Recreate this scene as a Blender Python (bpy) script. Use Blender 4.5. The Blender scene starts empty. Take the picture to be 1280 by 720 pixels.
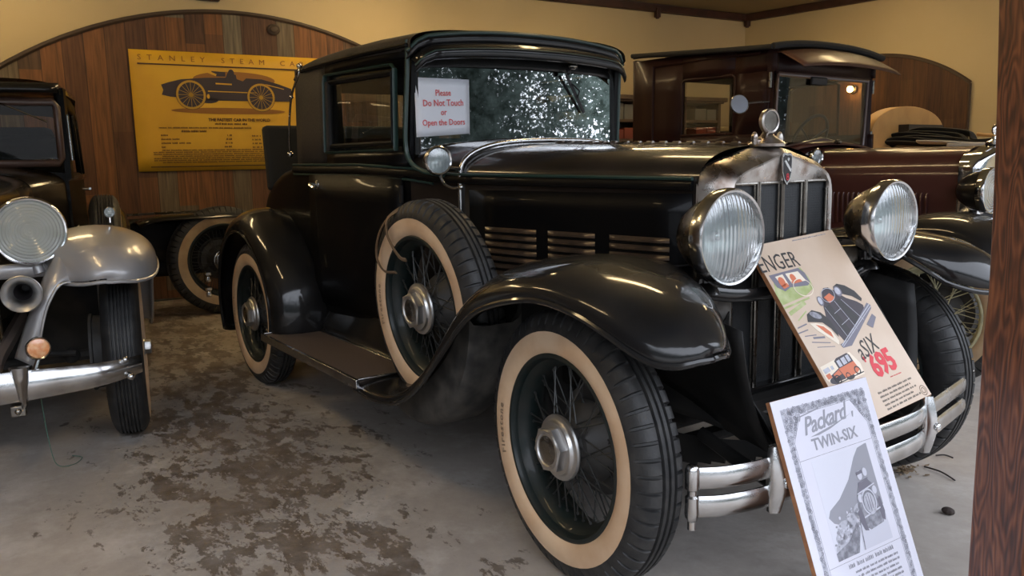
import bpy, math, random
from math import sin, cos, pi, radians, sqrt, atan2
from mathutils import Vector, Matrix, Euler
random.seed(7)
C = bpy.context.scene.collection

# ---------------------------------------------------------------- materials
def nodes(m):
    m.use_nodes = True
    return m.node_tree.nodes, m.node_tree.links

def mat(name, col, rough=.5, metal=0., coat=0., coat_rough=.05, spec=.5, noise=None, bump=None, rnoise=None, emit=None, sheen=0.):
    """noise=(scale, colour2, amount[, lo, hi])  bump=(scale, strength)  rnoise=(scale, add)"""
    m = bpy.data.materials.new(name)
    N, L = nodes(m)
    b = N['Principled BSDF']
    b.inputs['Base Color'].default_value = (*col, 1)
    b.inputs['Roughness'].default_value = rough
    b.inputs['Metallic'].default_value = metal
    b.inputs['Coat Weight'].default_value = coat
    b.inputs['Coat Roughness'].default_value = coat_rough
    b.inputs['Specular IOR Level'].default_value = spec
    tc = N.new('ShaderNodeTexCoord')
    if noise:
        t = N.new('ShaderNodeTexNoise'); t.inputs['Scale'].default_value = noise[0]; t.inputs['Detail'].default_value = 7
        L.new(tc.outputs['Object'], t.inputs['Vector'])
        r = N.new('ShaderNodeMapRange')
        r.inputs['From Min'].default_value = noise[3] if len(noise) > 3 else .4
        r.inputs['From Max'].default_value = noise[4] if len(noise) > 4 else .65
        r.inputs['To Max'].default_value = noise[2]
        L.new(t.outputs['Fac'], r.inputs['Value'])
        x = N.new('ShaderNodeMix'); x.data_type = 'RGBA'
        x.inputs['A'].default_value = (*col, 1); x.inputs['B'].default_value = (*noise[1], 1)
        L.new(r.outputs['Result'], x.inputs['Factor']); L.new(x.outputs['Result'], b.inputs['Base Color'])
    if rnoise:
        t2 = N.new('ShaderNodeTexNoise'); t2.inputs['Scale'].default_value = rnoise[0]; t2.inputs['Detail'].default_value = 6
        L.new(tc.outputs['Object'], t2.inputs['Vector'])
        r2 = N.new('ShaderNodeMapRange'); r2.inputs['From Min'].default_value = .35; r2.inputs['From Max'].default_value = .7
        r2.inputs['To Min'].default_value = rough; r2.inputs['To Max'].default_value = rough + rnoise[1]
        L.new(t2.outputs['Fac'], r2.inputs['Value']); L.new(r2.outputs['Result'], b.inputs['Roughness'])
        if coat:
            r3 = N.new('ShaderNodeMapRange'); r3.inputs['From Min'].default_value = .35; r3.inputs['From Max'].default_value = .7
            r3.inputs['To Min'].default_value = coat_rough; r3.inputs['To Max'].default_value = coat_rough + rnoise[1] * .8
            L.new(t2.outputs['Fac'], r3.inputs['Value']); L.new(r3.outputs['Result'], b.inputs['Coat Roughness'])
    if bump:
        t3 = N.new('ShaderNodeTexNoise'); t3.inputs['Scale'].default_value = bump[0]; t3.inputs['Detail'].default_value = 5
        L.new(tc.outputs['Object'], t3.inputs['Vector'])
        bp = N.new('ShaderNodeBump'); bp.inputs['Strength'].default_value = bump[1]; bp.inputs['Distance'].default_value = .01
        L.new(t3.outputs['Fac'], bp.inputs['Height']); L.new(bp.outputs['Normal'], b.inputs['Normal'])
    if emit:
        b.inputs['Emission Color'].default_value = (*emit[0], 1); b.inputs['Emission Strength'].default_value = emit[1]
    return m

def glass(name, tint=(.8, .85, .85), rough=.0, refl=1.6, ribs=None, base=None):
    """thin pane: transparent tint + fresnel reflection; ribs=(object axis, scale) adds moulded flutes"""
    m = bpy.data.materials.new(name)
    N, L = nodes(m)
    N.remove(N['Principled BSDF'])
    out = N['Material Output']
    tr = N.new('ShaderNodeBsdfTransparent'); tr.inputs['Color'].default_value = (*tint, 1)
    gl = N.new('ShaderNodeBsdfGlossy'); gl.inputs['Roughness'].default_value = rough
    gl.inputs['Color'].default_value = (1, 1, 1, 1)
    fr = N.new('ShaderNodeFresnel'); fr.inputs['IOR'].default_value = 1.5
    mu = N.new('ShaderNodeMath'); mu.operation = 'MULTIPLY'; mu.inputs[1].default_value = refl; mu.use_clamp = True
    L.new(fr.outputs['Fac'], mu.inputs[0])
    mx = N.new('ShaderNodeMixShader')
    L.new(mu.outputs[0], mx.inputs[0]); L.new(gl.outputs[0], mx.inputs[2])
    if base:
        df = N.new('ShaderNodeBsdfDiffuse'); df.inputs['Color'].default_value = (*base[0], 1)
        m2 = N.new('ShaderNodeMixShader'); m2.inputs[0].default_value = base[1]
        L.new(tr.outputs[0], m2.inputs[1]); L.new(df.outputs[0], m2.inputs[2]); L.new(m2.outputs[0], mx.inputs[1])
    else:
        L.new(tr.outputs[0], mx.inputs[1])
    if ribs:
        tc = N.new('ShaderNodeTexCoord')
        w = N.new('ShaderNodeTexWave'); w.wave_type = 'RINGS' if ribs[0] == 'RX' else 'BANDS'; w.bands_direction = ribs[0][-1]; w.rings_direction = 'X'; w.inputs['Scale'].default_value = ribs[1]
        L.new(tc.outputs['Object'], w.inputs['Vector'])
        bp = N.new('ShaderNodeBump'); bp.inputs['Strength'].default_value = ribs[2]; bp.inputs['Distance'].default_value = .006
        L.new(w.outputs['Fac'], bp.inputs['Height'])
        L.new(bp.outputs['Normal'], gl.inputs['Normal']); L.new(bp.outputs['Normal'], fr.inputs['Normal'])
    L.new(mx.outputs[0], out.inputs['Surface'])
    return m

M = {}
M['black'] = mat('black_paint', (.0045, .0045, .005), .45, spec=.12, coat=.85, coat_rough=.06, rnoise=(5, .09), noise=(6, (.013, .012, .0115), .8))
M['black_body'] = mat('black_body_paint', (.0025, .0025, .003), .45, coat=.10, coat_rough=.05, spec=.10, rnoise=(2, .05))
M['black_dull'] = mat('dull_black', (.004, .004, .004), .5, spec=.25, noise=(9, (.012, .011, .010), .8))
M['under'] = mat('underbody', (.006, .0055, .005), .8, noise=(8, (.022, .019, .016), .8))
M['well'] = mat('dusty_well_paint', (.018, .017, .016), .6, noise=(14, (.075, .068, .058), 1, .35, .7))
M['green'] = mat('dark_green_trim', (.020, .048, .040), .4, coat=.3, coat_rough=.15)
M['hoodpaint'] = mat('brown_black_paint', (.009, .007, .006), .4, spec=.15, coat=.9, coat_rough=.09, rnoise=(4, .09), noise=(5, (.024, .018, .015), .7))
M['fabric'] = mat('roof_fabric', (.030, .024, .019), .75, noise=(120, (.05, .04, .03), .8), bump=(500, .2))
M['rubber'] = mat('rubber', (.012, .012, .0125), .55, noise=(25, (.035, .033, .031), .6), bump=(200, .1))
M['white'] = mat('cream_rubber', (.62, .45, .30), .55, noise=(7, (.50, .32, .19), .8), bump=(60, .04))
M['whitedull'] = mat('aged_cream_rubber', (.42, .31, .19), .6, noise=(9, (.30, .2, .12), .8))
M['wheelpaint'] = mat('wheel_green_black', (.006, .012, .0115), .5, spec=.3, coat=.15, noise=(18, (.022, .02, .017), .5))
M['chrome'] = mat('chrome', (.66, .66, .66), .16, 1, rnoise=(10, .14), noise=(9, (.40, .38, .36), .7))
M['chromeclean'] = mat('bright_chrome', (.8, .8, .8), .08, 1, rnoise=(14, .08))
M['nickel'] = mat('worn_nickel', (.52, .49, .46), .22, 1, rnoise=(16, .22), noise=(15, (.22, .15, .11), .9, .45, .68))
M['darkchrome'] = mat('tarnished_chrome', (.30, .28, .25), .20, 1, rnoise=(12, .2), noise=(12, (.10, .085, .07), .8))
M['alu'] = mat('aluminium', (.55, .54, .53), .32, 1, rnoise=(20, .2))
M['tread'] = mat('running_board_rubber', (.085, .060, .045), .6, noise=(30, (.085, .062, .05), .8), bump=(120, .15))
M['silver'] = mat('silver_paint', (.35, .34, .34), .36, .35, coat=.9, coat_rough=.10, rnoise=(5, .08))
M['taupe'] = mat('taupe_paint', (.17, .135, .12), .35, coat=.5, coat_rough=.15)
M['maroon'] = mat('maroon_paint', (.050, .014, .011), .45, spec=.2, coat=.6, coat_rough=.10, rnoise=(4, .1))
M['maroon_dark'] = mat('dark_maroon_paint', (.018, .0055, .005), .5, spec=.15, coat=.10, coat_rough=.15)
M['maroon_light'] = mat('visor_brown', (.085, .040, .028), .5, spec=.2, coat=.25, coat_rough=.15)
M['frame_brown'] = mat('window_frame_brown', (.10, .06, .05), .4, coat=.5)
M['mesh'] = None
M['drum'] = mat('brake_drum_grey', (.035, .033, .031), .6, noise=(12, (.07, .062, .055), .7))
M['upholstery'] = mat('dark_upholstery', (.03, .027, .024), .85, bump=(60, .1))
M['amber'] = mat('amber_lens', (.75, .28, .10), .12, coat=1, noise=(60, (.9, .55, .3), .8))
M['paper'] = mat('white_paper', (.78, .80, .86), .35, coat=.4, coat_rough=.08)
M['print'] = mat('white_print', (.70, .69, .77), .45, noise=(3, (.63, .62, .71), .5))
M['tan_print'] = mat('tan_print', (.60, .47, .36), .42, noise=(4, (.52, .38, .27), .8))
M['wood_edge'] = mat('board_edge_wood', (.36, .16, .07), .6, noise=(30, (.22, .09, .04), .8))
M['ink'] = mat('black_ink', (.018, .015, .016), .5)
M['ink_grey'] = mat('grey_ink', (.30, .30, .34), .5)
M['ink_mid'] = mat('mid_grey_ink', (.17, .17, .20), .5, noise=(60, (.35, .35, .40), .9))
M['ink_light'] = mat('light_grey_ink', (.50, .50, .56), .5, noise=(50, (.36, .36, .42), .8))
M['ink_red'] = mat('red_ink', (.62, .025, .04), .5)
M['ink_sign'] = mat('sign_red_ink', (.70, .10, .10), .5)
M['ink_orange'] = mat('orange_ink', (.60, .15, .06), .5)
M['ink_green'] = mat('olive_ink', (.32, .38, .13), .5, noise=(25, (.50, .52, .28), .8))
M['ink_blue'] = mat('slate_ink', (.16, .15, .19), .5)
M['ink_cream'] = mat('cream_ink', (.78, .68, .55), .5)
M['yellow'] = mat('yellow_poster', (.72, .43, .03), .55, noise=(2.5, (.62, .34, .022), .7))
M['ink_brown'] = mat('brown_ink', (.07, .03, .012), .6)
M['ink_navy'] = mat('navy_ink', (.035, .025, .035), .5)
M['ink_shade'] = mat('russet_ink', (.30, .13, .02), .6)
M['redpost'] = None
M['tanwood'] = mat('tan_wood_panel', (.56, .33, .12), .55, noise=(6, (.46, .26, .09), .8))
M['canvas'] = mat('black_canvas', (.012, .012, .012), .8, bump=(90, .2))
M['whitecloth'] = mat('pale_cloth', (.5, .47, .44), .8)
M['cabinetwood'] = mat('cabinet_wood', (.10, .065, .04), .5, noise=(12, (.06, .04, .03), .8))
M['redbox'] = mat('red_brown_box', (.18, .035, .02), .5)
M['greybox'] = mat('grey_box', (.14, .14, .13), .5)
M['label'] = mat('card_label', (.62, .52, .34), .6)
M['trim'] = mat('ceiling_trim_wood', (.055, .020, .013), .5, noise=(10, (.03, .012, .008), .8))
M['edgewood'] = mat('arch_edging', (.05, .03, .018), .6)
M['bulb'] = mat('lamp_glow', (1, .8, .5), .5, emit=((1, .50, .13), 70))
M['tube'] = mat('fluorescent_glow', (1, .9, .7), .5, emit=((1, .74, .40), 36))
M['fixture'] = mat('fixture_white', (.6, .58, .5), .5)
M['glass'] = glass('window_glass', (.62, .70, .68), refl=1.9)
M['wsglass'] = glass('windscreen_glass', (.50, .56, .56), refl=3.0)
M['clearglass'] = glass('side_glass', (.80, .82, .78), refl=1.1)
M['lens'] = glass('headlamp_lens', (.62, .68, .66), rough=.10, refl=3.2, ribs=('Y', 21, .30), base=((.52, .58, .60), .30))
M['lens2'] = glass('patterned_lens', (.66, .68, .62), rough=.10, refl=2.6, ribs=('RX', 26, .8), base=((.72, .74, .68), .42))
M['reflector'] = mat('reflector', (.70, .71, .70), .32, 1)
M['debris'] = mat('dry_leaf', (.13, .08, .045), .8, noise=(30, (.22, .16, .09), .8))
M['darkrock'] = mat('dark_clod', (.03, .02, .016), .8)

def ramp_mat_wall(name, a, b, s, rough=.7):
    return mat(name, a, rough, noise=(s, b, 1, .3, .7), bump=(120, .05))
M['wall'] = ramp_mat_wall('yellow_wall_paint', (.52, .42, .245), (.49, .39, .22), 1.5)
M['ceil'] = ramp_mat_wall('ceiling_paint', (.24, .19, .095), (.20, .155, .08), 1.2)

def wood_planks(name, axis, width, cols, grain_scale=3.0):
    m = bpy.data.materials.new(name); N, L = nodes(m); b = N['Principled BSDF']; b.inputs['Roughness'].default_value = .7
    tc = N.new('ShaderNodeTexCoord'); sp = N.new('ShaderNodeSeparateXYZ'); L.new(tc.outputs['Object'], sp.inputs[0])
    d = N.new('ShaderNodeMath'); d.operation = 'DIVIDE'; d.inputs[1].default_value = width
    L.new(sp.outputs[axis], d.inputs[0])
    fl = N.new('ShaderNodeMath'); fl.operation = 'FLOOR'; L.new(d.outputs[0], fl.inputs[0])
    # butt joints: each column is cut at its own heights
    wn0 = N.new('ShaderNodeTexWhiteNoise'); wn0.noise_dimensions = '1D'; L.new(fl.outputs[0], wn0.inputs['W'])
    zz = N.new('ShaderNodeMath'); zz.operation = 'MULTIPLY_ADD'; zz.inputs[1].default_value = .62; L.new(sp.outputs[2], zz.inputs[0])
    sc = N.new('ShaderNodeMath'); sc.operation = 'MULTIPLY'; sc.inputs[1].default_value = 3.7; L.new(wn0.outputs['Value'], sc.inputs[0])
    L.new(sc.outputs[0], zz.inputs[2])
    fz = N.new('ShaderNodeMath'); fz.operation = 'FLOOR'; L.new(zz.outputs[0], fz.inputs[0])
    cb = N.new('ShaderNodeCombineXYZ'); L.new(fl.outputs[0], cb.inputs[0]); L.new(fz.outputs[0], cb.inputs[1])
    wn = N.new('ShaderNodeTexWhiteNoise'); wn.noise_dimensions = '2D'; L.new(cb.outputs[0], wn.inputs['Vector'])
    cr = N.new('ShaderNodeValToRGB'); cr.color_ramp.interpolation = 'CONSTANT'
    els = cr.color_ramp.elements
    els[0].color = (*cols[0], 1)
    els[1].position = 1 / len(cols); els[1].color = (*cols[1], 1)
    for i in range(2, len(cols)):
        e = els.new(i / len(cols)); e.color = (*cols[i], 1)
    L.new(wn.outputs['Value'], cr.inputs[0])
    mp = N.new('ShaderNodeMapping'); mp.inputs['Scale'].default_value = (14, 14, .9)
    L.new(tc.outputs['Object'], mp.inputs['Vector'])
    ns = N.new('ShaderNodeTexNoise'); ns.inputs['Scale'].default_value = grain_scale; ns.inputs['Detail'].default_value = 8; ns.inputs['Distortion'].default_value = .6
    L.new(mp.outputs[0], ns.inputs['Vector'])
    mr = N.new('ShaderNodeMapRange'); mr.inputs['From Min'].default_value = .3; mr.inputs['From Max'].default_value = .7
    mr.inputs['To Min'].default_value = .55; mr.inputs['To Max'].default_value = 1.35; L.new(ns.outputs['Fac'], mr.inputs['Value'])
    mx = N.new('ShaderNodeMix'); mx.data_type = 'RGBA'; mx.blend_type = 'MULTIPLY'; mx.inputs['Factor'].default_value = 1
    L.new(cr.outputs[0], mx.inputs['A']); L.new(mr.outputs[0], mx.inputs['B'])
    # dark seams
    fr = N.new('ShaderNodeMath'); fr.operation = 'FRACT'; L.new(d.outputs[0], fr.inputs[0])
    pp = N.new('ShaderNodeMath'); pp.operation = 'PINGPONG'; pp.inputs[1].default_value = .5; L.new(fr.outputs[0], pp.inputs[0])
    gt = N.new('ShaderNodeMapRange'); gt.inputs['From Min'].default_value = 0; gt.inputs['From Max'].default_value = .03; gt.inputs['To Min'].default_value = .25; L.new(pp.outputs[0], gt.inputs['Value'])
    m2 = N.new('ShaderNodeMix'); m2.data_type = 'RGBA'; m2.blend_type = 'MULTIPLY'; m2.inputs['Factor'].default_value = 1
    L.new(mx.outputs['Result'], m2.inputs['A']); L.new(gt.outputs[0], m2.inputs['B'])
    L.new(m2.outputs['Result'], b.inputs['Base Color'])
    bp = N.new('ShaderNodeBump'); bp.inputs['Strength'].default_value = .25; bp.inputs['Distance'].default_value = .01
    L.new(ns.outputs['Fac'], bp.inputs['Height']); L.new(bp.outputs[0], b.inputs['Normal'])
    return m
M['planks'] = wood_planks('reclaimed_planks', 1, .16, [(.12, .054, .026), (.10, .042, .02), (.18, .076, .028), (.085, .039, .022), (.125, .095, .062), (.13, .056, .025), (.085, .048, .03), (.15, .125, .09)])
M['planks_side'] = wood_planks('reclaimed_planks_side', 0, .15, [(.075, .032, .014), (.06, .024, .012), (.09, .042, .019), (.08, .055, .034), (.052, .023, .012)])

def post_mat():
    m = bpy.data.materials.new('stained_fir'); N, L = nodes(m); b = N['Principled BSDF']
    b.inputs['Roughness'].default_value = .55
    tc = N.new('ShaderNodeTexCoord'); mp = N.new('ShaderNodeMapping'); mp.inputs['Scale'].default_value = (5.0, 5.0, 1.3)
    L.new(tc.outputs['Object'], mp.inputs['Vector'])
    ns = N.new('ShaderNodeTexNoise'); ns.inputs['Scale'].default_value = 1.6; ns.inputs['Detail'].default_value = 2.5; L.new(mp.outputs[0], ns.inputs['Vector'])
    ml = N.new('ShaderNodeMath'); ml.operation = 'MULTIPLY'; ml.inputs[1].default_value = 120; L.new(ns.outputs['Fac'], ml.inputs[0])
    sn = N.new('ShaderNodeMath'); sn.operation = 'SINE'; L.new(ml.outputs[0], sn.inputs[0])
    n2 = N.new('ShaderNodeTexNoise'); n2.inputs['Scale'].default_value = 20; n2.inputs['Detail'].default_value = 6
    mp2 = N.new('ShaderNodeMapping'); mp2.inputs['Scale'].default_value = (4, 4, .35); L.new(tc.outputs['Object'], mp2.inputs['Vector']); L.new(mp2.outputs[0], n2.inputs['Vector'])
    ad = N.new('ShaderNodeMath'); ad.operation = 'MULTIPLY_ADD'; ad.inputs[1].default_value = .16; ad.inputs[2].default_value = .0; L.new(sn.outputs[0], ad.inputs[0])
    a2 = N.new('ShaderNodeMath'); a2.operation = 'ADD'; L.new(ad.outputs[0], a2.inputs[0]); L.new(n2.outputs['Fac'], a2.inputs[1])
    cr = N.new('ShaderNodeValToRGB'); e = cr.color_ramp.elements
    e[0].position = .25; e[0].color = (.065, .021, .009, 1); e[1].position = .8; e[1].color = (.30, .105, .042, 1)
    q = e.new(.5); q.color = (.155, .050, .020, 1)
    L.new(a2.outputs[0], cr.inputs[0]); L.new(cr.outputs[0], b.inputs['Base Color'])
    bp = N.new('ShaderNodeBump'); bp.inputs['Strength'].default_value = .35; bp.inputs['Distance'].default_value = .004
    L.new(a2.outputs[0], bp.inputs['Height']); L.new(bp.outputs[0], b.inputs['Normal'])
    return m
M['redpost'] = post_mat()

def mesh_mat():
    m = bpy.data.materials.new('radiator_honeycomb'); N, L = nodes(m); b = N['Principled BSDF']
    b.inputs['Roughness'].default_value = .5; b.inputs['Metallic'].default_value = .25
    tc = N.new('ShaderNodeTexCoord'); vo = N.new('ShaderNodeTexVoronoi'); vo.inputs['Scale'].default_value = 130; vo.inputs['Randomness'].default_value = .15
    L.new(tc.outputs['Object'], vo.inputs['Vector'])
    mr = N.new('ShaderNodeMapRange'); mr.inputs['From Min'].default_value = .25; mr.inputs['From Max'].default_value = .55
    L.new(vo.outputs['Distance'], mr.inputs['Value'])
    mx = N.new('ShaderNodeMix'); mx.data_type = 'RGBA'; mx.inputs['A'].default_value = (.006, .007, .008, 1); mx.inputs['B'].default_value = (.028, .030, .032, 1)
    L.new(mr.outputs[0], mx.inputs['Factor']); L.new(mx.outputs['Result'], b.inputs['Base Color'])
    bp = N.new('ShaderNodeBump'); bp.inputs['Strength'].default_value = .6; bp.inputs['Distance'].default_value = .003
    L.new(mr.outputs[0], bp.inputs['Height']); L.new(bp.outputs[0], b.inputs['Normal'])
    return m
M['mesh'] = mesh_mat()

def floor_mat():
    m = bpy.data.materials.new('stained_concrete'); N, L = nodes(m); b = N['Principled BSDF']
    tc = N.new('ShaderNodeTexCoord'); P = tc.outputs['Object']
    def noise(scale, detail=6, rough=.55, dist=0., vec=None):
        n = N.new('ShaderNodeTexNoise'); n.inputs['Scale'].default_value = scale; n.inputs['Detail'].default_value = detail
        n.inputs['Roughness'].default_value = rough; n.inputs['Distortion'].default_value = dist; L.new(vec or P, n.inputs['Vector']); return n.outputs['Fac']
    def mrange(v, a, c, lo=0., hi=1.):
        r = N.new('ShaderNodeMapRange'); r.inputs['From Min'].default_value = a; r.inputs['From Max'].default_value = c
        r.inputs['To Min'].default_value = lo; r.inputs['To Max'].default_value = hi; L.new(v, r.inputs['Value']); return r.outputs[0]
    def math_(op, a, c=None, val=None):
        q = N.new('ShaderNodeMath'); q.operation = op; L.new(a, q.inputs[0])
        if c is not None: L.new(c, q.inputs[1])
        if val is not None: q.inputs[1].default_value = val
        return q.outputs[0]
    def mix(f, A, Bc):
        x = N.new('ShaderNodeMix'); x.data_type = 'RGBA'; L.new(f, x.inputs['Factor'])
        for s, v in (('A', A), ('B', Bc)):
            if isinstance(v, tuple): x.inputs[s].default_value = (*v, 1)
            else: L.new(v, x.inputs[s])
        return x.outputs['Result']
    base = mix(mrange(noise(1.1), .35, .65), (.33, .295, .26), (.43, .392, .355))
    base = mix(mrange(noise(14, 9, .7), .3, .75, 0, .55), base, (.24, .21, .185))
    base = mix(mrange(noise(3.2, 9, .7), .5, .72, 0, .6), base, (.58, .55, .52))
    # trail of oil and damp between the parked cars: distance from a line on the floor
    sp = N.new('ShaderNodeSeparateXYZ'); L.new(P, sp.inputs[0])
    wob = mrange(noise(.9, 3), .3, .7, -.25, .25)
    # line through (-4.5,-.85) and (-.7,-1.35)
    ly = N.new('ShaderNodeMath'); ly.operation = 'MULTIPLY_ADD'; ly.inputs[1].default_value = -.135; ly.inputs[2].default_value = -1.42
    L.new(sp.outputs[0], ly.inputs[0])
    dd = math_('SUBTRACT', sp.outputs[1], ly.outputs[0]); dd = math_('ADD', dd, wob); dd = math_('ABSOLUTE', dd)
    band = mrange(dd, .16, .95, 1, 0)
    # same trail narrows further back
    mpa = N.new('ShaderNodeMapping'); mpa.inputs['Rotation'].default_value = (0, 0, radians(28)); mpa.inputs['Scale'].default_value = (1, 1.9, 1); L.new(P, mpa.inputs[0])
    pat = noise(4.2, 10, .74, .35, mpa.outputs[0])
    pat2 = math_('ADD', math_('MULTIPLY', pat, val=.8), math_('MULTIPLY', noise(13, 8, .7, .3, mpa.outputs[0]), val=.35))
    st = math_('ADD', pat2, math_('MULTIPLY', band, val=.19))
    stain = mrange(st, .742, .762)
    fine = mrange(noise(9, 6, .6), .35, .7, .55, 1)
    stain = math_('MULTIPLY', stain, fine)
    base = mix(math_('MULTIPLY', stain, val=.95), base, (.062, .039, .022))
    damp = math_('MULTIPLY', band, mrange(noise(2.2, 6), .35, .65), val=None)
    base = mix(math_('MULTIPLY', damp, val=.45), base, (.20, .145, .10))
    # scattered small drops elsewhere
    dr = N.new('ShaderNodeTexVoronoi'); dr.inputs['Scale'].default_value = 4.2; dr.inputs['Randomness'].default_value = 1
    mp = N.new('ShaderNodeMapping'); mp.inputs['Scale'].default_value = (1, 1, 1); L.new(P, mp.inputs[0]); 
    ad = N.new('ShaderNodeVectorMath'); ad.operation = 'ADD'; L.new(mp.outputs[0], ad.inputs[0])
    nn = N.new('ShaderNodeTexNoise'); nn.inputs['Scale'].default_value = 12; L.new(P, nn.inputs['Vector'])
    sc = N.new('ShaderNodeVectorMath'); sc.operation = 'SCALE'; sc.inputs['Scale'].default_value = .12; L.new(nn.outputs['Color'], sc.inputs[0]); L.new(sc.outputs[0], ad.inputs[1])
    L.new(ad.outputs[0], dr.inputs['Vector'])
    drop = mrange(dr.outputs['Distance'], .07, .095, 1, 0)
    drop = math_('MULTIPLY', drop, mrange(noise(1.3, 2), .48, .52))
    base = mix(math_('MULTIPLY', drop, val=.8), base, (.06, .045, .035))
    L.new(base, b.inputs['Base Color'])
    rg = N.new('ShaderNodeMapRange'); L.new(stain, rg.inputs['Value']); rg.inputs['To Min'].default_value = .62; rg.inputs['To Max'].default_value = .42
    L.new(rg.outputs[0], b.inputs['Roughness'])
    bp = N.new('ShaderNodeBump'); bp.inputs['Strength'].default_value = .3; bp.inputs['Distance'].default_value = .006
    L.new(noise(40, 8, .7), bp.inputs['Height']); L.new(bp.outputs[0], b.inputs['Normal'])
    return m
M['floor'] = floor_mat()
M['gravel'] = mat('gravel_yard', (.30, .29, .27), .9, noise=(40, (.16, .15, .14), 1), bump=(80, .5))

# ---------------------------------------------------------------- mesh building
class MB:
    def __init__(s): s.v = []; s.f = []; s.m = []
    def grid(s, rows, cu=False, cv=False, m=0):
        o = len(s.v); nr = len(rows); nc = len(rows[0])
        for r in rows: s.v += [tuple(p) for p in r]
        for i in range(nr if cu else nr - 1):
            for j in range(nc if cv else nc - 1):
                a = o + i * nc + j; b = o + i * nc + (j + 1) % nc
                c = o + ((i + 1) % nr) * nc + (j + 1) % nc; d = o + ((i + 1) % nr) * nc + j
                s.f.append((a, b, c, d)); s.m.append(m(i, j) if callable(m) else m)
        return s
    def face(s, pts, m=0):
        o = len(s.v); s.v += [tuple(p) for p in pts]; s.f.append(tuple(range(o, o + len(pts)))); s.m.append(m); return s
    def lathe(s, prof, seg=48, mx=None, m=0, a0=0, a1=2 * pi, radf=None):
        mx = mx or Matrix(); full = abs(a1 - a0 - 2 * pi) < 1e-6
        rows = []
        n = seg if full else seg + 1
        for k in range(n):
            a = a0 + (a1 - a0) * k / seg
            row = []
            for j, (r, z) in enumerate(prof):
                rr = radf(k, j, r) if radf else r
                row.append(mx @ Vector((rr * cos(a), rr * sin(a), z)))
            rows.append(row)
        mm = (lambda i, j: m[j]) if isinstance(m, (list, tuple)) else m
        return s.grid(rows, cu=full, m=mm)
    def tube(s, path, r, seg=8, m=0, cap=True, closed=False):
        P = [Vector(p) for p in path]; n = len(P); rows = []
        up = Vector((.13, .27, .95)).normalized(); prev = None
        for i, p in enumerate(P):
            if closed: t = (P[(i + 1) % n] - P[i - 1])
            else: t = P[min(i + 1, n - 1)] - P[max(i - 1, 0)]
            t.normalize()
            if prev is None:
                a = t.cross(up)
                if a.length < .1: a = t.cross(Vector((1, 0, 0)))
            else: a = prev - t * prev.dot(t)
            a.normalize(); b = t.cross(a); prev = a
            rr = r[i] if isinstance(r, list) else r
            rx, ry = rr if isinstance(rr, tuple) else (rr, rr)
            rows.append([p + a * rx * cos(2 * pi * k / seg) + b * ry * sin(2 * pi * k / seg) for k in range(seg)])
        s.grid(rows, cu=closed, cv=True, m=m)
        if cap and not closed:
            s.face(rows[0][::-1], m); s.face(rows[-1], m)
        return s
    def box(s, c, d, rot=None, m=0):
        R = rot or Matrix.Identity(3); c = Vector(c); o = len(s.v)
        for x in (-1, 1):
            for y in (-1, 1):
                for z in (-1, 1): s.v.append(tuple(c + R @ Vector((x * d[0] / 2, y * d[1] / 2, z * d[2] / 2))))
        for q in ((0, 1, 3, 2), (4, 6, 7, 5), (0, 4, 5, 1), (2, 3, 7, 6), (0, 2, 6, 4), (1, 5, 7, 3)):
            s.f.append(tuple(o + i for i in q)); s.m.append(m)
        return s
    def prism(s, pts, ext, m=0):
        P = [Vector(p) for p in pts]; e = Vector(ext); Q = [p + e for p in P]; n = len(P)
        s.face(P[::-1], m); s.face(Q, m); o = len(s.v); s.v += [tuple(p) for p in P] + [tuple(q) for q in Q]
        for i in range(n):
            j = (i + 1) % n; s.f.append((o + i, o + j, o + n + j, o + n + i)); s.m.append(m)
        return s
    def ball(s, c, r, sc=(1, 1, 1), m=0, seg=16, rings=10, rot=None):
        R = rot or Matrix.Identity(3); rows = []
        for i in range(rings + 1):
            a = pi * i / rings
            rows.append([Vector(c) + R @ Vector((r * sc[0] * sin(a) * cos(2 * pi * k / seg), r * sc[1] * sin(a) * sin(2 * pi * k / seg), r * sc[2] * cos(a))) for k in range(seg)])
        return s.grid(rows, cv=True, m=m)

def obj(name, mb, mats, parent=None, loc=None, rot=None, smooth=38, bevel=0, solid=0, sub=0, merge=True):
    me = bpy.data.meshes.new(name)
    me.from_pydata(mb.v, [], mb.f)
    if not isinstance(mats, (list, tuple)): mats = [mats]
    for k in mats: me.materials.append(M[k] if isinstance(k, str) else k)
    for p, i in zip(me.polygons, mb.m): p.material_index = i
    if merge:
        import bmesh
        bm = bmesh.new(); bm.from_mesh(me)
        bmesh.ops.remove_doubles(bm, verts=bm.verts, dist=1e-5)
        bmesh.ops.recalc_face_normals(bm, faces=bm.faces)
        bm.to_mesh(me); bm.free()
    me.update()
    if smooth:
        me.shade_smooth()
        me.set_sharp_from_angle(angle=radians(smooth))
    o = bpy.data.objects.new(name, me); C.objects.link(o)
    if parent: o.parent = parent
    if loc: o.location = loc
    if rot: o.rotation_euler = rot
    if solid:
        q = o.modifiers.new('s', 'SOLIDIFY'); q.thickness = solid; q.offset = 0
    if bevel:
        q = o.modifiers.new('b', 'BEVEL'); q.width = bevel; q.segments = 2; q.limit_method = 'ANGLE'; q.angle_limit = radians(40)
    if sub:
        q = o.modifiers.new('u', 'SUBSURF'); q.levels = sub; q.render_levels = sub
    return o

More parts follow.
